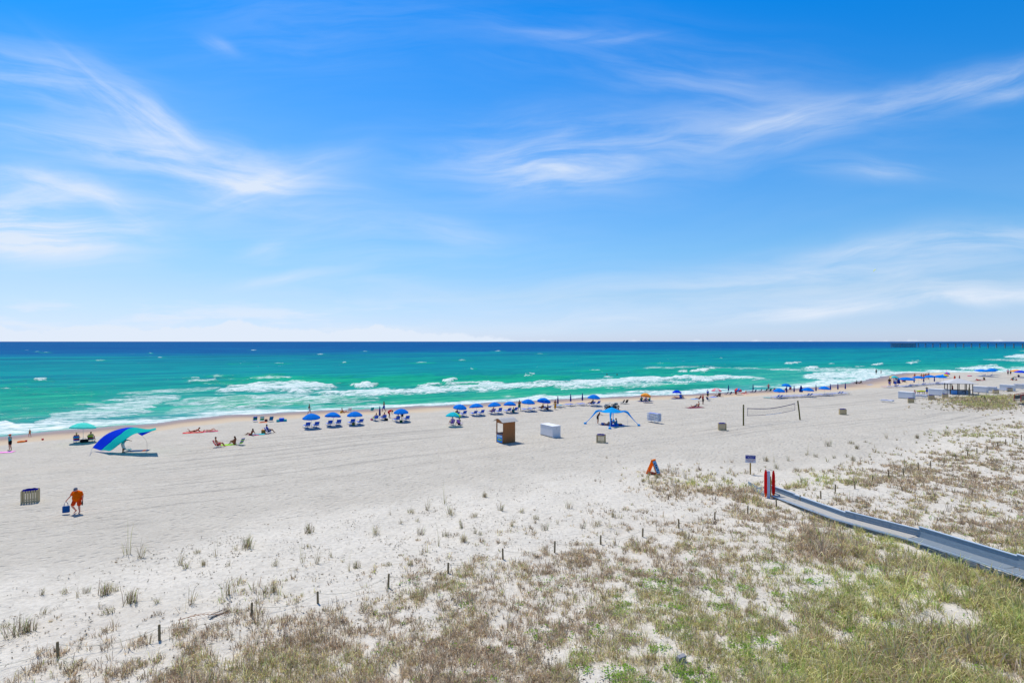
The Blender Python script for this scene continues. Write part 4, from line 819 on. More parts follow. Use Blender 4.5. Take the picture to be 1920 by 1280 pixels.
tw('m1',[clr('towel_plum',(130,60,80))],1303,764,-1.2,'plum towel under two sunbathers near the person in red',1.5,3.2); tw('p2',[TW_PINK],1397,738,-1.2,'pink towel near the small striped umbrella'); tw('n1',[TW_NAVY],1210,752,-1.2,'navy blanket under the three people below the orange umbrella',1.6,3.0)
tw('n1',[TW_NAVY],1272,747,-1.2,'navy blanket below the lone dark blue umbrella'); tw('b6',[SKYC],1632,721,-1.2,'light blue towel alone on the sand left of the umbrella rows',.9,2.2); tw('m3',[clr('towel_red2',(170,60,70))],1838,713,-1.2,'dark red towel with a sunbather beyond the gazebo',1.2,4.0)
tw('tt',[TW_BLUE],1152,797,-1.2,'blue blanket under the turquoise canopy',1.6,2.6)
def bag(col,s=(.34,.24,.3),handle=True,name='beach_bag'):
    def fn():
        b=MB(); b.box((0,0,s[2]/2),s,None,0,.86,.04); o=b.build(name,col)
        if handle: h=MB(); h.tube([(-s[0]*.3,0,s[2]*.9),(-s[0]*.2,0,s[2]*1.4),(s[0]*.2,0,s[2]*1.4),(s[0]*.3,0,s[2]*.9)],.012,5); h.build('handle',col,o)
        return o
    return fn
def bg(key,c,u,v,label,s=(.4,.28,.34),cat='bag',name='beach_bag'): inst(('bg',key),bag(c,s,True,name),P(u,v),.4,label,cat)
bg('a',BLK,158,829,'dark bag on the sand between the two striped chairs',(.7,.4,.35)); bg('b',clr('basket_tan',(190,125,60)),494,812,'tan basket beside the blue folding chair',(.5,.4,.45),'basket','beach_basket'); bg('c',TW_BLUE,528,790,'blue bag at the right end by the wet sand',(.7,.5,.5)); bg('d',TW_TEAL,521,791,'small teal bag left of the blue bag'); bg('d2',TW_TEAL,535,790,'small teal bag right of the blue bag')
bg('e',clr('bag_plum',(90,40,60)),499,790,'plum bag between the striped chair and the plain blue chair'); bg('f',TW_PINK,697,788,'pink bag beside the lounger with a lime towel',(.35,.25,.3)); bg('g',BLK,724,788,'black round bag right of the occupied loungers',(.5,.4,.3)); bg('h',clr('bag_olive',(130,125,40)),663,797,'olive bag under the third open blue umbrella'); bg('i',clr('bag_yellow',(225,185,50)),640,774,'yellow bag by the wet sand behind the umbrella row'); bg('j',BLK,1163,797,'black bag at the edge of the turquoise canopy shade',(.5,.3,.2))
bg('k',clr('bag_green',(30,90,50)),752,792,'dark green bag below the fourth open blue umbrella'); bg('l',clr('cooler_blue',(30,80,150)),1130,797,'small blue cooler below the canopy tail',(.4,.3,.35),'cooler','cooler_box')
def toy(col):
    def fn():
        e=empty('sand_bucket'); b=MB(); b.tube([(0,0,0),(0,0,.2)],[.09,.12],10); b.build('bucket',col,e); b=MB(); b.tube([(.12*math.cos(a),0,.2+.1*math.sin(a)) for a in (0,.8,1.57,2.3,3.14)],.008,5); b.build('handle',WHT,e); return e
    return fn
inst('toy1',toy(TW_RED),P(49,828),0,'red toy bucket beside the orange float','bucket'); inst('toy1',toy(TW_RED),P(80,825),0,'small red toy on the sand, right of the orange float','bucket')
def ringfloat(col):
    def fn():
        b=MB(); b.tube([(.30*math.cos(a*PI/8),.30*math.sin(a*PI/8),.08) for a in range(17)],.09,8); return b.build('swim_ring',col,None,True)
    return fn
inst('ring',ringfloat(TW_OR),P(40,829),0,'orange inflatable ring on the sand by the surf','swim ring'); inst('ring2',ringfloat(TW_PINK),P(1818,705),0,'pink inflatable ring beyond the gazebo','swim ring',None,1.6)
# ---- people
T=lambda n,c:clr(n,c,.22)
Tteal=T('shirt_teal',(70,185,190)); Tor=clr('shirt_orange',(255,138,12),.6); Tblk=T('shirt_black',(30,28,34)); Tred=T('shirt_red',(190,30,45)); Tpink=T('shirt_pink',(225,90,120)); Twh=T('shirt_white',(220,220,225)); Tolv=T('shirt_olive',(100,100,70)); Tblu=T('shirt_blue',(30,90,200)); Tnavy=T('shorts_navy',(35,45,90)); Tgrn=T('shorts_teal',(30,130,130)); Tcor=clr('shorts_coral',(255,85,25),.4); Tyel=T('skirt_yellow',(240,170,30)); Tlil=T('top_lilac',(150,130,200)); Tgry=T('hat_grey',(120,125,140)); Torr=T('swim_orange',(240,95,50))
man=put_person(145,962,'carry',PI+.1,'person in a bright orange shirt and orange shorts carrying a blue bag across the sand',h=1.86,skin=3,hair=3,top=(Tor,'short'),bot=(Tcor,'shorts'),hat=(Tgry,'cap'),belly=1.0,fine=True)
man.scale=(1.2,1.12,1.05); bpy.context.view_layer.update(); hm=man.matrix_world.copy()
def held(name,build,loc_local,rz,label,cat,drop=0):
    o=build(); o.location=hm@Vector(loc_local)-Vector((0,0,drop)); o.rotation_euler=(0,0,rz); return tag(o,label,cat)
def tote():
    b=MB(); b.box((0,0,.22),(.40,.12,.44),None,0,.95,.03); o=b.build('tote_bag',clr('bag_blue',(25,85,150)))
    for s in (-.04,.04): h=MB(); h.tube([(-.11,s,.43),(-.09,s,.62),(0,s*.3,.72),(.09,s,.62),(.11,s,.43)],.011,5); h.build('strap',clr('bag_blue',(25,85,150)),o)
    return o
held('tote',tote,(.535,.085,.80),.5,'blue tote bag hanging from the hand of the person in orange','bag',.74)
def flops():
    e=empty('flip_flops')
    for s in (0,.05): b=MB(); b.grid(lambda i,j:Vector((.05*math.sin(PI*min(1,max(0,i)))*0+(.09*(i-.5))*(.6+.4*math.sin(PI*j)),s,-.26*j)),4,8); solid(b.build('sole',BLK,e,True),.018); b=MB(); b.tube([(-.03,s+.01,-.10),(0,s+.05,-.06),(.03,s+.01,-.10)],.008,5); b.build('strap',clr('strap_red',(150,40,50)),e)
    return e
held('flops',flops,(-.345,.16,.80),.6,'pair of dark flip flops held by the person in orange','sandals')
put_person(19,844,'shade',PI-.4,'person in a teal shirt and black shorts shading their eyes near the surf',skin=1,hair=1,top=(Tteal,'short'),bot=(Tblk,'short'),hat=(T('hat_red',(190,60,50)),'brim'))
put_person(56,819,'walk',1.2,'small child in swimwear walking at the edge of the surf',h=1.02,skin=1,hair=2,bot=(Tyel,'brief'),child=True)
put_person(0,0,'chair',SH,'sunburnt sitter in the left striped chair below the turquoise umbrella',at=P(144,829),skin=1,hair=2,top=(Tred,'tank'),bot=(Tblk,'short'))
put_person(0,0,'chair',SH-.2,'sitter with dark hair in the rainbow striped chair',at=P(172,827),skin=2,hair=0,top=(RB[2],'tank'),bot=(Tnavy,'short'))
put_person(231,849,'reach',-.5,'person in a teal shirt and white shorts leaning over under the sun shade',skin=2,hair=1,top=(Tteal,'short'),bot=(Twh,'shorts'))
put_person(364,810,'prone',1.9,'sunbather in black lying on the red towel',skin=1,hair=1,top=(Tblk,'bikini'),bot=(Tblk,'brief'),at=P(364,810,.03)); put_person(394,809,'supine',-1.2,'sunbather in pink lying on the pink towel',skin=0,hair=2,top=(Tpink,'bikini'),bot=(Tpink,'brief'),at=P(394,809,.03))
put_person(0,0,'chair',-1.25,'sitter with bare legs in the bright red chair',at=P(409,838),skin=1,hair=0,bot=(Tred,'short')); put_person(440,833,'sit',1.4,'person in a maroon swimsuit sitting up on the lime mat',skin=2,hair=1,top=(Tred,'bikini'),bot=(Tred,'brief'),long=True)
put_person(470,816,'sitback',1.2,'girl leaning back on the magenta towel',skin=2,hair=0,top=(Tpink,'bikini'),bot=(Tnavy,'brief'),long=True); put_person(0,0,'chair',-.9,'sitter with dark hair in the blue folding chair by the basket',at=P(504,812),skin=2,hair=0,top=(Tblu,'short'),bot=(Tnavy,'short'))
chair('limelounge',[TW_LIME,PUR],449,834,1.3,'lime and lilac lounge seat behind the person on the lime mat')
put_person(580,776,'walk',-1.2,'walker in an olive shirt and pale shorts at the water edge',skin=1,hair=0,top=(Tolv,'short'),bot=(Twh,'shorts')); put_person(720,772,'walk',1.2,'bare chested walker in blue shorts on the wet sand',h=1.82,skin=2,hair=0,bot=(Tblu,'shorts'))
put_person(645,774,'sitback',-1.3,'sunbather leaning back beside the yellow bag near the wet sand',skin=1,hair=0,top=(Tblk,'bikini'),bot=(Tblk,'brief'))
pq=P(711,788)
put_person(0,0,'lounge',SH,'sunbather with brown skin on the lime towel lounger',at=onsand(seaside(pq,-.6,.1)),skin=1,hair=0); put_person(0,0,'lounge',SH,'sunbather in a magenta top right of the slim closed umbrella',at=onsand(seaside(pq,.6,.1)),skin=2,hair=0,top=(Tpink,'tank'))
put_person(730,783,'bend',-1.9,'person in bright red bending down between the fourth umbrella and black bag',skin=2,hair=0,top=(T('shirt_scarlet',(235,30,50)),'short'),bot=(T('shorts_scarlet',(220,30,50)),'short'))
put_person(754,787,'stand',0,'person in a white shirt standing beneath the fourth open blue umbrella',h=1.65,skin=1,hair=0,top=(Twh,'short'),bot=(Tblk,'shorts'))
pq=P(753,790); put_person(0,0,'lounge',SH,'sunbather in pink on the left lounger of the fourth umbrella',at=onsand(seaside(pq,-.72,.1)),skin=0,hair=1,top=(Tpink,'tank'))
put_person(0,0,'chair',SH,'sitter with grey hair in the left purple chair',at=P(847,796),skin=1,hair=3,top=(Tlil,'tank'),bot=(Tnavy,'short')); put_person(861,796,'sit',.8,'dark haired person in olive sitting below the aqua umbrella',skin=2,hair=0,top=(Tolv,'tank'),bot=(Tblk,'short'))
put_person(974,770.5,'walk',.4,'bare chested person in teal shorts standing right of the eighth umbrella',h=1.85,skin=2,hair=0,bot=(Tgrn,'shorts')); put_person(963,774,'sit',.3,'person in dark teal sitting below the eighth umbrella',skin=2,hair=0,top=(Tgrn,'short'),bot=(Tgrn,'short'))
pq=P(928,776); put_person(0,0,'lounge',SH,'sunbather in lilac below the seventh open umbrella',at=onsand(seaside(pq,-.62,.1)),skin=1,hair=1,top=(Tlil,'tank'),bot=(Tlil,'brief'))
pq=P(861,780); put_person(0,0,'lounge',SH,'sunbather in dark red below the fifth open umbrella',at=onsand(seaside(pq,-.62,.1)),skin=2,hair=0,top=(Tred,'tank'))
put_person(1027,768,'sit',2.2,'tanned person sitting upright below the tenth umbrella',skin=2,hair=0,bot=(T('shorts_brown',(80,40,40)),'short')); pq=P(1020,769); put_person(0,0,'lounge',SH,'sunbather reclining below the tilted tenth umbrella',at=onsand(seaside(pq,-.6,.1)),skin=2,hair=0,top=(Tblk,'bikini'))
put_person(1041,768,'stand',2.6,'woman in a yellow wrap skirt standing by the navy umbrella',skin=2,hair=0,top=(Tcor,'bikini'),bot=(Tyel,'brief'),skirt=Tyel)
pq=P(1113,760); put_person(0,0,'lounge',SH,'sunbather in navy below the umbrella next to the quad bike',at=onsand(seaside(pq,-.62,.1)),skin=2,hair=0,top=(Tnavy,'short'))
put_person(1121,794,'reach',-1.3,'person in a black swimsuit reaching towards the canopy pole',skin=1,hair=0,top=(Tblk,'tank'),bot=(Tblk,'short')); put_person(1137,797,'supine',1.7,'bather in coral lying under the turquoise canopy',skin=3,hair=1,top=(Tcor,'bikini'),bot=(Tblk,'brief'))
put_person(1146,797,'sit',1.6,'person wrapped in blue sitting under the canopy, left one',skin=1,hair=0,top=(Tblu,'short'),bot=(Tblu,'short')); put_person(1155,797,'sit',1.3,'dark haired person in turquoise sitting under the canopy, right one',h=1.8,skin=2,hair=0,top=(T('shirt_turq',(30,150,190)),'long'),bot=(T('shirt_turq',(30,150,190)),'shorts'))
for k,(u,t_,l) in enumerate(((1203,Tgrn,'left'),(1211,Tlil,'middle'),(1218,TW_TEAL,'right'))): put_person(u,752,'sit',(.2,.6,1.0)[k],f'{l} of the three people sitting below the orange umbrella',skin=2,hair=0,top=(t_,'short'),bot=(Tblk,'short'))
put_person(1268,746,'supine',1.3,'sunbather lying below the lone dark blue umbrella',skin=1,hair=1,bot=(Tnavy,'brief')); put_person(0,0,'chair',-.9,'sitter in the blue chair below the lone dark blue umbrella',at=P(1278,747),skin=2,hair=0,top=(Tblu,'short'))
put_person(1301,763,'prone',1.9,'grey clad sunbather on the plum towel, left one',skin=1,hair=0,top=(T('top_grey',(130,125,135)),'tank'),bot=(Tblk,'brief')); put_person(1310,762,'sit',1.2,'sunbather in orange on the plum towel, right one',skin=1,hair=0,top=(Tcor,'bikini'),bot=(Tblk,'brief'))
put_person(1318,758,'stand',-1.4,'standing person in a dark red shirt and black trousers near the plum towel',h=1.78,skin=2,hair=1,top=(Tred,'short'),bot=(Tblk,'shorts'),hat=(T('hat_scarlet',(225,25,35)),'brim')); put_person(1327,747,'stand',2.2,'person in a royal blue shirt standing by the navy chair',h=1.8,skin=0,hair=1,top=(Tblu,'short'),bot=(Tolv,'shorts'))
put_person(1309,751,'lounge',SH,'sunbather in plum reclining behind the person in dark red',skin=2,hair=0,top=(T('top_plum',(110,40,70)),'tank')); put_person(1345,743,'sitback',.8,'tanned person in black lounging below the pale pink umbrella',skin=2,hair=0,top=(Tblk,'bikini'),bot=(Tblk,'brief')); put_person(1350,743,'sit',2,'person with a grey cap below the pale pink umbrella',skin=1,hair=3,top=(Tgry,'short'))
put_person(1380,739,'sit',2.6,'person in red sitting below the small striped umbrella',skin=2,hair=0,top=(Tred,'short'),bot=(Tred,'short')); put_person(1396,738,'sitback',1.4,'person with bare shoulders on the pink towel by the water',skin=1,hair=1,bot=(Tpink,'brief'))
put_person(1441,733,'akimbo',PI,'person in a pink shirt standing by green chairs at the water',h=1.9,skin=0,hair=2,top=(Tpink,'short'),bot=(Tgry,'short'))
put_person(1606,719.5,'sit',1.0,'dark figure sitting on the sand left of the light blue towel',h=2.0,skin=2,hair=0,top=(Tblk,'short'),bot=(Tblk,'short')); put_person(1612,719,'sitback',1.4,'second figure leaning back beside the dark sitting one',h=2.0,skin=2,hair=0,top=(Tolv,'short'))
put_person(1643,701,'stand',0,'dark silhouetted bather wading in the surf, left one',h=2.0,at=W(1643,701.5,217),skin=2,hair=0,bot=(Tblk,'shorts'),top=(Tblk,'short')); put_person(1652,701,'stand',.6,'dark silhouetted bather wading in the surf, right one',h=1.6,at=W(1652,701.2,218),skin=2,hair=0,bot=(Tblk,'shorts'))
for k,u in enumerate((1138,1157)): put_person(0,0,'stand',0,f'{["left","right"][k]} of the two swimmers with only head and shoulders above the waves',h=1.75,at=Vector(((u-960)/F*212,212,SEA-1.15)),skin=2,hair=0)
crowd=[(1668,725,'stand',Tblk,Tlil,'left of the two standing bathers beside the yellow and aqua umbrella',2.3),(1679,725,'stand',Twh,Tblu,'bather in white standing beside the yellow and aqua umbrella',2.3),(1681,718,'stand',None,Tblk,'bare chested bather under the yellow and aqua umbrella',2.0),(1692,716,'sit',Torr,Tlil,'sitter in orange left of the crowd',2.2),(1696,716,'sit',Tgry,Tblk,'grey capped sitter left of the crowd',2.2),(1715,711,'stand',None,Tcor,'tanned bather standing alone left of the orange crowd',2.0),
 (1728,712,'akimbo',None,Tblk,'leftmost bather of the orange clad crowd',1.9),(1732,712,'stand',Torr,Torr,'second bather of the orange clad crowd',1.9),(1735,711,'stand',Tgrn,Tcor,'bather in green shirt in the orange clad crowd',1.9),(1738,711,'akimbo',Torr,Tred,'fourth bather of the orange clad crowd',1.9),(1741,711,'stand',Tpink,Tred,'rightmost bather of the orange clad crowd',1.9),
 (1790,715,'stand',Tcor,Tcor,'bather in coral seen over the left of the gazebo roof',1.8),(1799,715,'stand',Tred,Tblk,'bather seen over the right of the gazebo roof',1.8),(1715,740,'sit',T('shirt_crimson',(215,25,60)),Tblk,'person in crimson sitting behind the white storage box',1.9),(1738,739,'reach',T('shirt_dkteal',(20,60,80)),Tblu,'attendant in a dark shirt leaning over stacked loungers',1.75),(1786,737,'stand',Tred,Tblk,'attendant standing inside the gazebo',1.72),
 (1834,713,'supine',None,Tred,'sunbather lying on the dark red towel beyond the gazebo',2.0),(1845,712,'sit',Tolv,Tblk,'person sitting up at the end of the dark red towel',1.7),(1890,703,'akimbo',Tpink,Tblk,'person standing left of the orange umbrella at the far right',1.9),(1895,703,'stand',Tgrn,Tblk,'person in green standing left of the orange umbrella at the far right',1.8),(1899,713,'sit',Tgrn,Tcor,'person in green sitting at the far right group',1.9),(1905,713,'sitback',Twh,Tblk,'person in white leaning back at the far right group',1.9),(1910,707,'sit',Tnavy,Tblk,'person in navy sitting under the royal blue umbrella',1.8)]
for k,(u,v,ps,t_,b_,l,h) in enumerate(crowd): put_person(u,v,ps,random.uniform(-1,1)+(3 if k%3==0 else 0),l[0].lower()+l[1:] if len(l.split())>3 else l,h=h,skin=(2,1,2,3)[k%4],hair=k%3,top=(t_,'short') if t_ else None,bot=(b_,'shorts'))
# ============================================================ THINGS: structures on the sand
def Pz(u,v,z):
    d=(H-z)*F/(v-640); return Vector(((u-960)/F*d,d,z))
def textobj(txt,size,m,parent,loc,rx=PI/2,name='lettering'):
    c=bpy.data.curves.new(name,'FONT'); c.body=txt; c.size=size; c.align_x='CENTER'; c.align_y='CENTER'; c.extrude=.004; c.resolution_u=2
    o=bpy.data.objects.new(name,c); COL.objects.link(o); dg=bpy.context.evaluated_depsgraph_get(); me=bpy.data.meshes.new_from_object(o.evaluated_get(dg)); bpy.data.objects.remove(o)
    o=bpy.data.objects.new(name,me); me.materials.clear(); me.materials.append(m); COL.objects.link(o); o.parent=parent; o.location=loc; o.rotation_euler=(rx,0,0); return o
# ---- kiosk
def kiosk():
    e=empty('rental_kiosk'); L1,L2,h=1.7,1.35,2.45
    b=MB(); b.box((L1/2,.03,h/2),(L1,.06,h)); 
    for k in range(7): b.box((.12+k*.244,-.008,h/2),(.012,.012,h-.04))
    b.build('back_wall',BROWN,e)
    b=MB(); b.box((L1-.03,L2/2,h/2-.002),(.06,L2-.124,h-.02)); b.build('side_wall',BROWN,e)
    b=MB(); b.box((L1/2,L2-.03,.55),(L1-.124,.06,1.1)); b.box((L1/2,L2-.03,h-.12),(L1-.124,.06,.22)); b.build('front_wall',BROWN,e)
    b=MB(); b.box((.03,L2/2,.55),(.06,L2-.124,1.1)); b.box((.03,L2/2,h-.1),(.06,L2-.124,.18)); b.build('counter_wall',BROWN,e)
    for y in (L2-.05,): 
        for x in (.05,L1-.05): b=MB(); b.box((x,y,h/2),(.10,.10,h-.004)); b.build('corner_post',BROWN,e)
    b=MB(); b.box((.0,L2/2,1.13),(.34,L2-.13,.05),None,0,1,.01); b.build('counter',mat('counter_dark',(60,50,70),.5),e)
    b=MB(); b.box((-.018,L2/2,.52),(.03,L2-.3,.86)); p=b.build('poster',clr('poster_blue',(60,150,225)),e)
    b=MB(); b.box((-.038,L2/2,.80),(.008,L2-.38,.20)); b.box((-.038,L2/2+.2,.60),(.008,.4,.05)); b.box((-.038,L2/2-.1,.53),(.008,.6,.03)); b.build('poster_panel',clr('poster_white',(190,215,235)),p)
    b=MB(); b.box((-.040,L2/2-.05,.40),(.008,L2-.6,.16)); b.build('poster_block',clr('poster_lime',(170,200,60)),p)
    prof=[(-.32,h-.02),(-.14,h+.02),(.1,h+.16),(.4,h+.30),(L2/2,h+.36),(L2-.4,h+.30),(L2-.1,h+.16),(L2+.14,h+.02),(L2+.32,h-.02)]
    b=MB(); b.grid(lambda i,j:Vector((-.28+(L1+.5)*i,np.interp(j*8,range(9),[q[0] for q in prof]),np.interp(j*8,range(9),[q[1] for q in prof])+.012*math.sin(i*60))),40,24); r=b.build('roof',mat('roof_metal',(178,176,172),.45,.4,.1,3),e,True); solid(r,.04)
    b=MB()
    for x in (0.03,L1-.03):
        o=len(b.v); pts=[(x,np.interp(y,[q[0] for q in prof],[q[1] for q in prof])) for y in []]
        ys=np.linspace(.0,L2,11); top=[(x,y,float(np.interp(y,[q[0] for q in prof],[q[1] for q in prof]))-.03) for y in ys]; bot=[(x,y,h-.19) for y in ys]
        b.add(top+bot,[(i,i+1,12+i,11+i) for i in range(10)])
    solid(b.build('gable',BROWN,e),.05); return e
kp=P(943.5,831.5); inst('kiosk',kiosk,Vector((kp.x,kp.y,float(terrain(kp.x,kp.y))-.03)),R(37),'brown wooden rental kiosk with a curved grey roof and blue poster','kiosk')
# ---- white storage boxes
def wbox():
    e=empty('storage_box'); b=MB(); b.box((0,0,.68),(1.2,2.6,1.36),None,0,1,.03); b.build('body',mat('box_white',(216,216,220),.5,.3,.05,3),e)
    b=MB(); b.box((0,0,1.385),(1.26,2.66,.05),None,0,1,.015); b.build('lid',mat('box_lid',(232,232,234),.5,.3,.04,3),e)
    b=MB(); b.box((0,-1.325,1.1),(.14,.03,.05)); b.build('latch',STEEL,e)
    for x in (-.62,.62): b=MB(); b.box((x,0,.10),(.02,2.5,.08)); b.build('skid',GREYW,e)
    return e
for u,v,l in ((1032,817,'white storage box right of the brown kiosk'),(1700,747,'long white storage box left of the attendant and stacked loungers'),(1838,735.5,'white storage box directly right of the gazebo'),(1889,732,'white storage box at the far right above the slatted bin'),(1756,741,'white storage box just left of the gazebo')): inst('wbox',wbox,P(u,v,-.02),SH,l,'storage box','white storage boxes on the beach')
# ---- stacks of loungers
def flat_lounger():
    e=lounger(4)()
    for x in (-.32,.32): b=MB(); b.box((x,0,.32),(.045,2.1,.085),None,0,1,.01); b.build('side_rail',WHT,e)
    b=MB(); b.box((0,-1.07,.32),(.66,.05,.09),None,0,1,.01); b.build('end_rail',WHT,e); return e
for si,(u,v,n,w) in enumerate(((1226,792,9,'right of the turquoise canopy'),(1663,754,2,'left of the long white storage box'),(1727,746,4,'behind the slatted bins by the attendant'),(1857,735,8,'right of the gazebo'),(1877,733.5,3,'in front of the far right storage box'),(1911,730,9,'at the far right edge of the beach'))):
    p=P(u,v)
    for k in range(n): (len(w.split())+8>16 and print('LONG',w)); inst('flatl',flat_lounger,p+Vector((random.uniform(-.03,.03),0,k*.125)),SH+random.uniform(-.03,.03),f'{"topmost" if k==n-1 else ORD[k]+" from bottom"} lounger of the stack {w}','lounger','blue and white loungers stacked up')
# ---- slatted bins
def bin_():
    e=empty('slatted_bin'); sl=mat('bin_slat',(196,176,136),.8,.15,.12,6,0,0,.3,40)
    b=MB()
    for k in range(7):
        x=-.42+k*.14
        for y in (-.36,.36): b.box((x,y,.46),(.098,.022,.90))
    for k in range(5):
        y=-.28+k*.14
        for x in (-.475,.475): b.box((x,y,.46),(.022,.098,.90))
    b.build('slats',sl,e)
    b=MB()
    for z in (.14,.78):
        for y in (-.342,.342): b.box((0,y,z),(.92,.015,.06))
        for x in (-.457,.457): b.box((x,0,z),(.015,.70,.06))
    b.build('frame',GREYW,e)
    b=MB(); b.grid(lambda i,j:Vector((.40*math.cos(2*PI*i)*(1-.1*j),.30*math.sin(2*PI*i)*(1-.1*j),.95-.22*j)),20,3); solid(b.build('liner',clr('liner_blue',(25,30,160)),e),.008)
    b=MB(); b.grid(lambda i,j:Vector(((.41+.03*j)*math.cos(2*PI*i),(.31+.03*j)*math.sin(2*PI*i),.955-.07*j+.012*math.sin(14*PI*i))),28,1); solid(b.build('liner_rim',clr('liner_blue',(25,30,160)),e),.008); return e
for u,v,r,l in ((57,941,SH,'tan slatted bin with blue liner near the person in orange'),(1127,829,-.35,'slatted bin with blue liner in front of the turquoise canopy'),(1354,806,-.2,'slatted bin left of the volleyball net'),(1580,777,-.3,'slatted bin right of the volleyball net'),(1708,755,-.5,'slatted bin in front of the long white box'),(1746,749.5,-.5,'slatted bin left of the gazebo, middle of three'),(1772,746.5,-.5,'slatted bin closest to the gazebo on its left'),(1867,738,-.5,'slatted bin right of the gazebo beside a lounger stack'),(1893,734,-.5,'slatted bin in front of the far right storage box')): inst('bin',bin_,P(u,v,-.02),r,l,'bin','slatted litter bins on the beach')
# ---- turquoise stretch canopy
def canopy():
    e=empty('beach_canopy'); R_=2.05; hh=1.95; a0=R(-14)
    cs=[Vector((R_*math.cos(a0+k*PI/2),R_*math.sin(a0+k*PI/2),hh)) for k in range(4)]
    def top(i,j):
        p=cs[0].lerp(cs[1],i); q=cs[3].lerp(cs[2],i); r=p.lerp(q,j); edge=min(i,1-i,j,1-j)
        # edges pulled inward and sagging, centre lifted
        w_=4*i*(1-i)*abs(2*j-1)**3+4*j*(1-j)*abs(2*i-1)**3; r=r.lerp(Vector((0,0,hh)),.09*w_); d=math.hypot(i-.5,j-.5)*2
        r.z=hh+.50*max(0,1-d)**1.2-.16*w_+.015*math.sin(9*i)*math.cos(7*j); return r
    b=MB(); b.grid(top,20,20); solid(b.build('canopy_fabric',TURQ,e,True),.008)
    for k in range(4):
        a=a0+k*PI/2; out=Vector((math.cos(a),math.sin(a),0)); sd_=Vector((-math.sin(a),math.cos(a),0)); c=cs[k]; end=out*3.65+Vector((0,0,.12))
        b=MB()
        def tail(i,j): 
            q=(c-out*.75).lerp(c,min(1,j/.12)) if j<.12 else c.lerp(end,(j-.12)/.88); w_=np.interp(j,[0,.1,.35,.6,.85,1],[.30,.22,.10,.04,.04,.07]); return q+sd_*w_*(i-.5)*2+Vector((0,0,-.10*math.sin(PI*j)+(.0 if j>.1 else 0)))
        b.tube([tail(.5,j/12) for j in range(13)],[float(np.interp(j/12,[0,.12,.40,.6,.85,1],[.08,.17,.085,.04,.035,.06])) for j in range(13)],8); b.build('corner_tail',TURQ,e,True)
        b=MB(); b.ball(end+Vector((0,0,.0)),(.22,.20,.15),8,6); b.build('sandbag',TURQ,e,True)
        b=MB(); b.tube([c*1.0-out*.04,Vector((c.x*1.06,c.y*1.06,-.05))],.014,5); b.build('pole',POLE,e)
    return e
inst('canopy',canopy,P(1147,796.5),0,'turquoise stretch canopy on thin poles with sandbag corners','canopy')
# ---- blue and teal wind shade
def shade():
    far=[(172,841),(182,828),(195,817),(210,808),(228,802),(248,800),(268,803),(281,804),(293,801)]; near=[(205,845),(212,842),(220,836),(229,829),(239,821),(250,814),(263,811),(281,809),(295,804)]
    org=P(226,849); e=empty('beach_shelter'); t=np.linspace(0,1,9)
    def ev(L_,j,d): u=np.interp(j,t,[q[0] for q in L_]); v=np.interp(j,t,[q[1] for q in L_]); return W(u,v,d)-org
    dF,dN=org.y+1.1,org.y-.9
    # smooth outline
    def pt(i,j):
        jj=j; p=sum((ev(far,min(1,max(0,jj+o)),dF) for o in (-.05,0,.05)),Vector())/3; q=sum((ev(near,min(1,max(0,jj+o)),dN) for o in (-.05,0,.05)),Vector())/3
        r=p.lerp(q,i); r.z+= -.10*math.sin(PI*i)+.03*math.sin(11*i+5*j)*math.sin(9*j+2*i); r.y+=.04*math.sin(14*j); return r
    fr=lambda j: float(np.interp(j,[0,.25,.45,.62,.66],[.5,.52,.40,.05,0.0]))
    b=MB(); b.grid(lambda i,j:pt(i*fr(j*.66),j*.66),8,30); solid(b.build('blue_panel',ROYAL,e,True),.005)
    b=MB(); b.grid(lambda i,j:pt(fr(j)+(1-fr(j))*i,j),10,44); solid(b.build('teal_panel',fab('teal_panel_cloth',(25,215,210),.6),e,True),.005)
    c1=pt(1,.70); c2=pt(1,.92); c3=W(266,816.5,dN-.05)-org; b=MB(); b.grid(lambda i,j:c1.lerp(c2,i).lerp(c3,j)+Vector((0,.0,-.01)),4,4); solid(b.build('corner_flap',ROYAL,e,True),.005)
    g0=P(167,856)-org; g1=P(276,842)-org
    b=MB(); b.tube([g0-Vector((0,0,.1)),(g0+pt(0,0))/2+Vector((.02,0,.04)),pt(0,0),*[pt(0,k/12) for k in range(1,8)]],.014,5); b.build('arch_pole',STEEL,e)
    b=MB(); b.tube([g1-Vector((0,0,.1)),g1+Vector((-.02,0,.7)),(g1+c3)/2+Vector((.10,0,.35)),c3],.013,5); b.build('end_pole',STEEL,e)
    e.location=org; return tag(e,'blue and teal arched sun shade staked on the sand','sun shade')
shade()
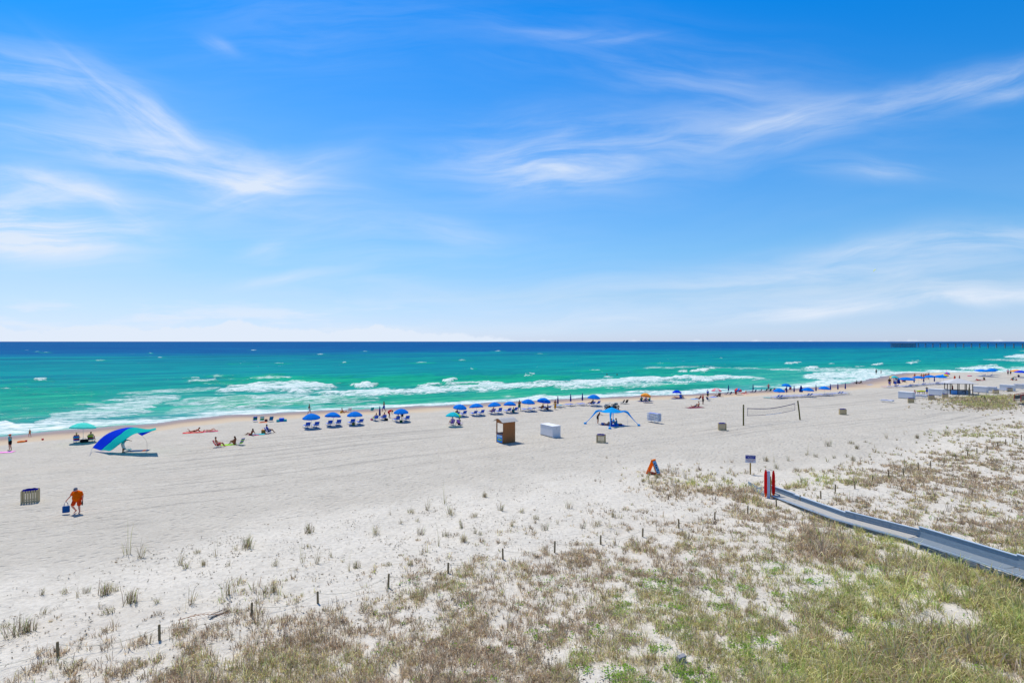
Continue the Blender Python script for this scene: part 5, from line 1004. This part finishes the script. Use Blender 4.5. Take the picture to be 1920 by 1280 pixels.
# ---- quad bike
def quad():
    e=empty('quad_bike'); db=mat('quad_plastic',(38,40,46),.4,.4,.1); 
    for x in (-.66,.66):
        for y in (-.42,.42):
            b=MB(); s=.11 if y>0 else -.11; pts=[]
            b.grid(lambda i,j:Vector((x+(.30-.05*(2*j-1)**4)*math.cos(2*PI*i)*(1+.02*math.cos(60*PI*i)),y+.24*(j-.5),.30+(.30-.05*(2*j-1)**4)*math.sin(2*PI*i))),36,6); t_=b.build('wheel',BLK,e,True); solid(t_,.05)
            b=MB(); b.tube([(x,y-.08,.3),(x,y+.08,.3)],.15,12); b.build('rim',STEEL,t_)
    b=MB(); b.box((0,0,.48),(1.25,.34,.26),None,0,.8,.05); b.box((-.35,0,.36),(.5,.5,.14),None,0,1,.04); b.build('body',db,e)
    for x in (-.66,.66):
        b=MB(); b.grid(lambda i,j:Vector((x+.44*math.cos(PI*(.08+.84*i)),-.56+1.12*j,.36+.40*math.sin(PI*(.08+.84*i))+.02)),10,4); solid(b.build('fender',db,e,True),.03)
        b=MB()
        for k in range(5): b.tube([(x-.30+k*.15,-.32,.86),(x-.30+k*.15,.32,.86)],.014,5)
        for y in (-.32,.32): b.tube([(x-.32,y,.86),(x+.32,y,.86)],.014,5); b.tube([(x-.2,y,.86),(x-.15,y*.8,.70)],.012,5)
        b.build('rack',STEEL,e)
    b=MB(); b.grid(lambda i,j:Vector((-.12+.72*i,(-.16+.32*j),.80+.05*math.sin(PI*j)+.08*i*i)),8,6); solid(b.build('seat',mat('seat_vinyl',(25,25,28),.5,.3),e,True),.08)
    b=MB(); b.tube([(-.42,0,.7),(-.28,0,1.02)],.03,6); b.tube([(-.30,-.40,1.06),(-.24,-.2,1.08),(-.28,0,1.02),(-.24,.2,1.08),(-.30,.40,1.06)],.016,6); b.build('handlebar',STEEL,e)
    for y in (-.3,.3): b=MB(); b.ball((-1.02,y,.62),(.05,.08,.06),8,6); b.build('headlight',mat('lamp_glass',(210,215,220),.15,.6),e)
    b=MB(); b.box((.68,0,.96),(.46,.4,.18),None,0,.9,.03); b.build('cargo_box',clr('cargo_teal',(40,90,110)),e); return e
inst('quad',quad,P(1147,768.5),.12,'black quad bike parked sideways behind the turquoise canopy','quad bike',None,1.12)
# ---- volleyball net
pl=P(1394,797.5); pr=P(1500.5,787)
def vpost(h,lx,ly):
    def fn():
        b=MB(); b.tube([(0,0,-.3),(lx*.5,ly*.5,h*.5),(lx,ly,h)],.10,10); o=b.build('net_post',mat('post_olive',(105,98,58),.85,.1,.2,7,0,0,.4,40))
        b=MB(); b.tube([(lx*.9,ly*.9,h*.9-.03),(lx*.9,ly*.9,h*.9+.03)],.115,10); b.build('cleat_band',STEEL,o); return o
    return fn
hs=(pl-pr).length
inst('vp1',vpost(2.85,0,0),pl,0,'left wooden volleyball post','volleyball post'); inst('vp2',vpost(2.8,-.32,.1),pr,0,'right wooden volleyball post leaning towards the net','volleyball post')
e=empty('volleyball_net',(pl+pr)/2); tag(e,'volleyball net with navy top band sagging between two wooden posts','net'); M0=(pl+pr)/2
A=pl.lerp(pr,.065); B_=pl.lerp(pr,.90)
def netp(i,z): 
    q=A.lerp(B_,i)-M0; q.z=z+.0; return q
ztop=lambda i:2.30-.34*math.sin(PI*i)+.18*i; zbot=lambda i:1.30-.20*math.sin(PI*i)+.22*i
NB=clr('net_band_navy',(48,52,105))
b=MB(); b.grid(lambda i,j:netp(i,ztop(i)+.09*(j-.5)),24,1); solid(b.build('top_band',NB,e),.02)
b=MB(); b.grid(lambda i,j:netp(i,zbot(i)+.05*(j-.5)),24,1,mf=lambda i,j:1 if 9<=i<=16 else 0); solid(b.build('bottom_band',[NB,clr('net_band_blue',(70,140,200))],e),.02)
for i0 in (0,1): b=MB(); b.tube([netp(i0,zbot(i0)),netp(i0,ztop(i0))],.025,5); b.build('side_band',NB,e)
b=MB()
for k in range(1,80): b.tube([netp(k/80,zbot(k/80)),netp(k/80,ztop(k/80))],.0022,3,caps=False)
for k in range(1,9): b.tube([netp(i/24,zbot(i/24)*(1-k/9)+ztop(i/24)*k/9) for i in range(25)],.0022,3,caps=False)
b.build('netting',clr('net_cord',(60,60,60)),e)
b=MB(); P1=pl-M0+Vector((0,0,2.55)); P2=pr-M0+Vector((-.3,.1,2.6)); b.tube([P1,netp(0,ztop(0))],.008,4); b.tube([P2,netp(1,ztop(1))],.008,4); b.tube([pl-M0+Vector((0,0,1.2)),netp(0,zbot(0))],.008,4); b.tube([pr-M0+Vector((-.15,.05,1.2)),netp(1,zbot(1))],.008,4); b.build('tension_rope',clr('rope_white',(200,198,190)),e)
# ---- sign
def sign():
    e=empty('warning_sign'); b=MB(); b.box((0,.03,.75),(.11,.09,1.6)); b.build('post',mat('sign_post',(165,130,70),.8,.1,.15),e)
    b=MB(); b.box((0,-.04,1.34),(.84,.03,.66)); p=b.build('board',clr('sign_white',(205,205,215)),e)
    b=MB(); b.box((0,-.058,1.51),(.80,.008,.29)); b.build('blue_field',clr('sign_blue',(35,45,140)),p)
    textobj('NO LIFEGUARD',.105,clr('sign_letter',(225,225,235)),p,(0,-.066,1.58)); textobj('ON DUTY',.105,clr('sign_letter',(225,225,235)),p,(0,-.066,1.45))
    textobj('SWIM AT YOUR',.10,clr('sign_red',(175,45,50)),p,(0,-.060,1.27)); textobj('OWN RISK',.10,clr('sign_red',(175,45,50)),p,(0,-.060,1.13)); return e
inst('sign',sign,P(1407,889),-.25,'small blue and white swimming notice on a wooden post','sign')
# ---- orange A frame board
def aframe():
    e=empty('sandwich_board'); OC=clr('board_orange',(255,150,15),.45); th=R(24); h=1.32
    for s,nm in ((-1,'back_panel'),(1,'front_panel')):
        M=Matrix.Rotation(-s*th,3,'Y'); c=Vector((s*math.sin(th)*h/2,0,math.cos(th)*h/2)); b=MB(); b.box(c,(.07,.62,h),M,0,1,.015); p=b.build(nm,OC,e)
        if s>0:
            b=MB(); b.box(c+M@Vector((.040,0,.02)),(.012,.50,h-.22),M); q=b.build('picture',clr('board_sky',(140,190,225)),p)
            b=MB()
            for k,(yy,zz,w_,l_) in enumerate(((-.1,.35,.26,.08),(.05,.18,.34,.09),(-.04,0,.22,.16),(.08,-.22,.2,.1),(-.1,-.38,.26,.05))): b.box(c+M@Vector((.048,yy,zz)),(.006,w_,l_),M)
            b.build('printed_marks',clr('board_print',(40,50,90)),q)
    b=MB(); b.box((0,0,.10),(.95,.5,.05),None,0,1,.01); b.build('base_tray',mat('board_base',(190,90,30),.7),e); b=MB(); b.box((.0,0,h*math.cos(th)+.02),(.14,.62,.07),None,0,.8,.02); b.build('top_hinge',OC,e); return e
inst('aframe',aframe,P(1225,888.5),-.78,'orange folding board with a blue picture at the dune edge','sandwich board')
# ---- white post with red rescue gear
rp=P(1441,933)
def rpost():
    e=empty('rescue_post'); b=MB(); b.box((0,0,.95),(.22,.10,2.1),None,0,1,.02); b.build('post',mat('post_white',(190,195,215),.6),e); b=MB(); b.box((.15,.0,.85),(.06,.07,1.5),None,0,1,.01); b.build('yellow_slat',clr('slat_yellow',(190,150,40)),e)
    b=MB(); b.tube([(-.33,-.03,2.0),(0,-.05,2.12),(.36,-.03,2.0)],.02,5); b.build('hook_bar',STEEL,e); return e
inst('rpost',rpost,rp,-.2,'white post standing at the beach end of the grey boardwalk','post')
def rboard(col,hh):
    def fn():
        def ring(z0,z1,w):
            b=MB(); zs=np.linspace(z0,z1,14); ws=[max(.012,w*1.15*math.sin(PI*min(.5,(.04+(z1-z)/(z1-z0))*1.6))**.7) if True else 0 for z in zs]
            b.grid(lambda i,j:Vector((np.interp(j,np.linspace(0,1,14),ws)*math.cos(2*PI*i),.5*np.interp(j,np.linspace(0,1,14),ws)*math.sin(2*PI*i),z0+(z1-z0)*j)),12,16); return b
        o=ring(.35,hh,.105).build('rescue_board',col,None,True); b=MB(); b.tube([(0,0,.05),(0,0,.36)],[.05,.092],10); b.build('tail_cover',clr('tail_orange',(250,90,25)),o); return o
    return fn
inst('rb1_',rboard(clr('board_red',(255,30,28),.35),2.1),rp+Vector((-.20,.02,0)),0,'bright red slender rescue board hanging left of the white post','rescue board'); inst('rb2_',rboard(clr('board_darkred',(225,18,22),.3),2.05),rp+Vector((.31,-.12,0)),0,'dark red slender rescue board hanging right of the white post','rescue board')
# ---- grey boardwalk through the dunes
e=empty('boardwalk',P(1700,1009)); O=e.location.copy(); tag(e,'grey plank boardwalk with blue grey side boards crossing the dunes','boardwalk')
PLK=mat('walk_plank',(178,176,170),.8,.15,.14,5,0,0,.4,30); PLB=mat('walk_plank_blue',(128,140,150),.8,.15,.14,5,0,0,.4,30); SB=mat('side_board',(134,150,162),.7,.2,.16,4,0,0,.3,30); CAPM=mat('cap_rail',(180,196,212),.6,.25,.06,5)
nodes=[(1418,916,.14),(1470,936,.20),(1567,972,.26),(1704,1009,.36),(1880,1066,.60),(2200,1180,.9),(2900,1400,1.0)]
NP=[Pz(*q) for q in nodes]
walls=[.40,.34,.44,.60,.68,.7]
PER=[]
for k in range(7):
    d=NP[min(6,k+1)]-NP[max(0,k-1)]; p=Vector((d.y,-d.x,0)).normalized(); PER.append(p if p.x>0 else -p)
for k in range(6):
    a,b2=NP[k],NP[k+1]; d=(b2-a); Lh=math.hypot(d.x,d.y); ang=math.atan2(d.y,d.x); pit=math.atan2(d.z,Lh); M=Matrix.Rotation(ang,3,'Z')@Matrix.Rotation(-pit,3,'Y'); per=Vector((-math.sin(ang),math.cos(ang),0)); WD=.80
    if per.x<0: per=-per
    n=max(2,int(Lh/.145)); b=MB()
    for j in range(n): c=a.lerp(b2,(j+.5)/n)+per*WD/2-O; b.box(c,(.135,WD,.035),M)
    b.build('deck_planks',PLK if k<3 else PLB,e)
    wa,wb=a+PER[k]*(WD+.05),b2+PER[k+1]*(WD+.05); wd_=wb-wa; MW=Matrix.Rotation(math.atan2(wd_.y,wd_.x),3,'Z')@Matrix.Rotation(-math.atan2(wd_.z,math.hypot(wd_.x,wd_.y)),3,'Y')
    b=MB(); mid_=(wa+wb)/2-O; h=walls[k]; m_=2 if h<.4 else 3; hb=h/m_
    for j in range(m_): b.box(mid_+Vector((0,0,-.04+hb*(j+.5))),(wd_.length+.02,.035+.003*(k%2),hb-.014),MW)
    b.build('side_boards',SB,e)
    b=MB(); b.box(mid_+Vector((0,0,h-.02)),(wd_.length+.03,.13+.004*(k%2),.035),MW); b.build('cap_rail',CAPM,e)
    b=MB(); b.box((a+b2)/2-per*.045-O+Vector((0,0,-.04)),(d.length-.01,.05,.09),M); b.build('edge_board',CAPM,e)
    for j in range(int(Lh/2.2)+1):
        c=a.lerp(b2,(j+.3)/(int(Lh/2.2)+1)); b=MB(); b.box(c+per*(WD+.10)-O+Vector((0,0,h*.4-.35)),(.09,.09,h*.8+.75),M); b.build('support_post',GREYW,e); b=MB(); b.box(c+per*.04-O+Vector((0,0,-.45)),(.09,.07,.7),M); b.build('support_post',GREYW,e)
for (u1,v1,u2,v2,z0,hh) in ((1403,905,1440,926,.12,.22),(1411,918,1432,926,.10,.16),(1432,916,1462,930,.14,.30),(1411,918,1440,911,.10,.14)):
    a,b2=Pz(u1,v1,z0)-O,Pz(u2,v2,z0+.05)-O; d=b2-a; M=Matrix.Rotation(math.atan2(d.y,d.x),3,'Z'); b=MB(); b.box((a+b2)/2,(math.hypot(d.x,d.y),.05,hh),M); b.build('ramp_board',SB,e)
b=MB(); q=[Pz(1415,914,.05)-O,Pz(1440,912,.08)-O,NP[0]+Vector((1.2,.2,-.02))-O,NP[0]-O]; b.add(q,[(0,1,2,3)]); solid(b.build('ramp',PLK,e),.04)
# ---- rope fence posts
def rpst(h):
    def fn():
        b=MB(); b.tube([(0,0,-.3),(0,0,h-.02),(0,0,h)],[.05,.046,.036],9); return b.build('rope_post',WOODP)
    return fn
lp=[(-60,1272),(109,1232),(299,1199),(472,1155),(596,1130),(728,1101),(840,1074),(943,1048),(1040,1036),(1126,1020),(1205,1006),(1273,990),(1340,974),(1402,963),(1456,950),(1501,945)]
rp2=[(1539,935),(1566,924),(1603,916),(1636,906),(1666,896),(1694,892),(1722,880),(1745,877),(1770,868),(1792,863),(1814,855),(1832,850),(1851,846),(1870,839),(1885,834),(1899,830),(1915,825),(1935,820)]
def fence(L_,side,hs):
    tops=[]
    for k,(u,v) in enumerate(L_):
        hgt=random.choice((.52,.58,.66)) if side=='near' else random.choice((.58,.66)); p=P(u,v); inst(('rp',hgt),rpst(hgt),p,random.random(),f'wooden rope post, {ORD[k] if k<18 else "last"} from the left {"along the near dune edge" if side=="near" else "along the dune right of the boardwalk"}','post','short wooden posts carrying the dune rope',1,(random.uniform(-.05,.05),random.uniform(-.05,.05))); tops.append(p+Vector((0,0,hgt*.82)))
    b=MB(); pts=[]
    for a,c in zip(tops[:-1],tops[1:]):
        for j in range(8):
            q=a.lerp(c,j/8); g_=float(terrain(q.x,q.y)); q.z=max(q.z-.30*4*(j/8)*(1-j/8),g_+.05); pts.append(q)
    b.tube(pts,.009,5); o=b.build('rope',clr('rope_pale',(195,190,170))); tag(o,f'pale rope slung between the posts {"along the near dune edge" if side=="near" else "right of the boardwalk"}','rope')
fence(lp,'near',0); fence(rp2,'far',0)
# ---- gazebo
def gazebo():
    e=empty('gazebo'); w=2.0; h=2.45; DK=mat('gazebo_wood',(80,66,54),.8,.1,.2)
    for x in (-w,-w*.33,w*.33,w):
        for y in (-1.6,1.6): b=MB(); b.box((x,y,h/2),(.12,.12,h)); b.build('post',DK,e)
    for x in (-w,w): b=MB(); b.box((x,0,h/2),(.12,.12,h)); b.build('post',DK,e)
    b=MB(); ev=[(-2.75,-2.35,h-.02),(2.75,-2.35,h-.02),(2.75,2.35,h-.02),(-2.75,2.35,h-.02)]; ap=[(-.25,0,h+.95),(.25,0,h+.95)]
    b.add(ev+ap,[(0,1,5,4),(1,2,5),(2,3,4,5),(3,0,4)]); solid(b.build('roof',mat('roof_pale',(190,190,192),.7,.2,.1,3),e),.06)
    b=MB()
    for y in (-1.62,1.62): b.box((0,y,h-.06),(2*w+.2,.10,.14))
    for x in (-w,w): b.box((x,0,h-.06),(.09,3.1,.14))
    b.build('beam',DK,e)
    b=MB(); b.box((-.15,-1.62,.52),(3.55,.05,1.0)); b.box((-w,0,.52),(.05,3.1,1.0)); b.build('counter_wall',mat('gazebo_panel',(140,148,160),.7),e)
    b=MB(); b.box((0,-1.66,1.06),(4.3,.35,.06)); b.build('counter',DK,e)
    b=MB(); b.box((-1.32,-1.655,.52),(1.15,.02,.84)); b.build('poster',clr('gz_poster',(110,165,225)),e)
    b=MB(); b.tube([(.45+.35*math.cos(a),-1.66,.55+.22*math.sin(a)) for a in np.linspace(0,PI,9)],.05,5); b.build('emblem',BLK,e); return e
inst('gazebo',gazebo,P(1797,738.5),-.35,'open gazebo with a pale hipped roof and counter beside white boxes','gazebo')
inst('tallpost',lambda:(lambda b:(b.tube([(0,0,-.2),(0,0,1.75)],.09,8),b.build('timber_post',mat('post_olive',(105,98,58))))[1])(MB()),P(1817,742),0,'olive timber post at the right corner of the gazebo','post')
def kayak():
    b=MB(); b.grid(lambda i,j:Vector((1.5*(2*j-1),.36*math.sin(PI*min(.98,max(.02,j)))**.6*math.cos(2*PI*i),.18+.14*math.sin(PI*min(.98,max(.02,j)))**.5*math.sin(2*PI*i)+.16*(2*j-1)**4)),12,18); o=b.build('kayak',clr('kayak_yellow',(225,235,20)),None,True)
    b=MB(); b.ball((0,0,.31),(.5,.2,.05),10,4); b.build('cockpit',BLK,o); return o
inst('kayak',kayak,P(1727,738.5,.5),.1,'yellow kayak lying on boxes left of the attendant','kayak','yellow kayaks near the gazebo',.9); inst('kayak',kayak,P(1775,736,.4),.1,'yellow kayak directly left of the gazebo','kayak','yellow kayaks near the gazebo',.9)
def trestle():
    b=MB(); b.box((0,0,.5),(1.6,.5,.06)); 
    for x in (-.6,.6):
        for y in (-.2,.2): b.box((x,y,.24),(.06,.06,.5))
    return b.build('trestle_table',BLK)
inst('trestle',trestle,P(1727,738.5),.1,'dark trestle under the yellow kayak left of the attendant','trestle'); inst('trestle',trestle,P(1775,736),.1,'dark trestle under the yellow kayak beside the gazebo','trestle')
# ---- far right ramp with red rail and bent hoop
def ramp():
    e=empty('beach_ramp'); b=MB(); b.box((1.6,0,.55),(3.6,1.4,.10),Matrix.Rotation(-.18,3,'Y')); b.build('deck',GREYW,e)
    RR=clr('rail_red',(165,55,50))
    for y in (-.72,.72):
        b=MB(); b.tube([(0,y,0),(0,y,1.1),(3.4,y,1.75)],.06,6); b.build('handrail',RR,e)
        b=MB(); b.box((1.7,y,.85),(3.3,.04,.75),Matrix.Rotation(-.19,3,'Y')); b.build('lattice_panel',mat('panel_grey',(125,122,112),.8),e)
    return e
inst('ramp',ramp,P(1908,757,.5),-.1,'grey wooden beach ramp with a red handrail at the far right','ramp')
inst('hoop',lambda:(lambda b:(b.tube([(.55*math.cos(a),0,.75*math.sin(a)) for a in np.linspace(-.1,PI-.5,10)],.06,6),b.build('bent_hoop',BLK))[1])(MB()),P(1843,752,.3),.3,'bent dark hoop standing behind the grassy dune','hoop')
# ---- pier
e=empty('fishing_pier',(900,1110,SEA)); tag(e,'long fishing pier on concrete pilings on the right horizon','pier'); O=e.location.copy(); CON=mat('pier_concrete',(160,146,136),.9,.1,.15,.2)
a=Vector((820,1212,SEA)); b2=Vector((1080,880,SEA)); dv=(b2-a).normalized(); pv=Vector((-dv.y,dv.x,0)); ang=math.atan2(dv.y,dv.x); M=Matrix.Rotation(ang,3,'Z'); Ltot=(b2-a).length
b=MB(); b.box((a+b2)/2-O+Vector((0,0,8.6)),(Ltot,5.5,.7),M); b.build('deck',CON,e)
b=MB(); 
for s in (-1,1):
    b.box((a+b2)/2-O+pv*s*2.7+Vector((0,0,10.0)),(Ltot,.12,.14),M); b.box((a+b2)/2-O+pv*s*2.7+Vector((0,0,9.5)),(Ltot,.06,.08),M)
    for k in range(int(Ltot/4)): b.box(a+dv*k*4-O+pv*s*2.7+Vector((0,0,9.4)),(.14,.14,1.1),M)
b.build('railing',CON,e)
k=0; t_=50
while t_<Ltot:
    c=a+dv*t_-O; b=MB(); b.box(c+Vector((0,0,7.9)),(1.0,6.4,.9),M); 
    for s in (-1,1): b.tube([c+pv*s*2.2+Vector((0,0,7.6)),c+pv*s*3.4+Vector((0,0,-1.5))],.45,6)
    b.build('piling_bent',CON,e); t_+=12.6
b=MB(); b.box(a+dv*22-O+Vector((0,0,8.6)),(46,14,.5),M); b.build('end_platform',CON,e)
for i in range(10):
    b=MB()
    for s in (-6,-2,2,6): b.tube([a+dv*(2+i*4.6)-O+pv*s+Vector((0,0,8.3)),a+dv*(2+i*4.6)-O+pv*s*1.05+Vector((0,0,-1.5))],.38,6)
    b.build('platform_piling',CON,e)
# ---- kite, driftwood, frond, block
def kite():
    b=MB(); b.grid(lambda i,j:Vector((1.1*(2*i-1),.35*(j-.5)*(1-(2*i-1)**2*.6),.35*(1-(2*i-1)**2))),10,3,mf=lambda i,j:1 if i>6 else 0); return solid(b.build('kite',[clr('kite_yellow',(210,225,60)),TW_TEAL],None,True),.03)
o=kite(); o.location=W(1641,507,240); o.rotation_euler=(.3,-.5,.2); tag(o,'tiny yellow kite in the sky above the right of the sea','kite')
def plank():
    b=MB(); b.box((0,0,.05),(.85,.12,.03),Matrix.Rotation(.05,3,'Y')); b.box((.02,.16,.06),(.8,.05,.03),Matrix.Rotation(-.04,3,'Y')); return b.build('driftwood_plank',mat('plank_pale',(190,185,175),.8))
inst('plank',plank,P(411,1151),1.0,'pale broken plank on the dune sand left of a rope post','plank')
def frond():
    b=MB(); st_=[Vector((-1.2+2.4*k/10,.15*math.sin(k*.3),.05+.10*math.sin(PI*k/10))) for k in range(11)]; b.tube(st_,[.022-.0016*k for k in range(11)],5)
    for k in range(2,11):
        for s in (-1,1):
            p=st_[k]; b.tube([p,p+Vector((.16,s*.14,.02)),p+Vector((.36,s*(.24+.05*(k%3)),-.03))],[.010,.012,.002],3)
    return b.build('palm_frond',clr('frond_rust',(170,125,90)))
inst('frond',frond,P(377,1160,.03),.25,'rust coloured dry palm frond on the dune sand beside the pale plank','palm frond',None,.7); inst('block',lambda:(lambda b:(b.box((0,0,.12),(.36,.16,.26),Matrix.Rotation(.3,3,'X'),0,.85,.02),b.build('concrete_block',mat('block_grey',(150,150,155),.9,.1,.15)))[1])(MB()),P(1277,1240),.5,'small grey block half hidden in grass near the bottom','block')
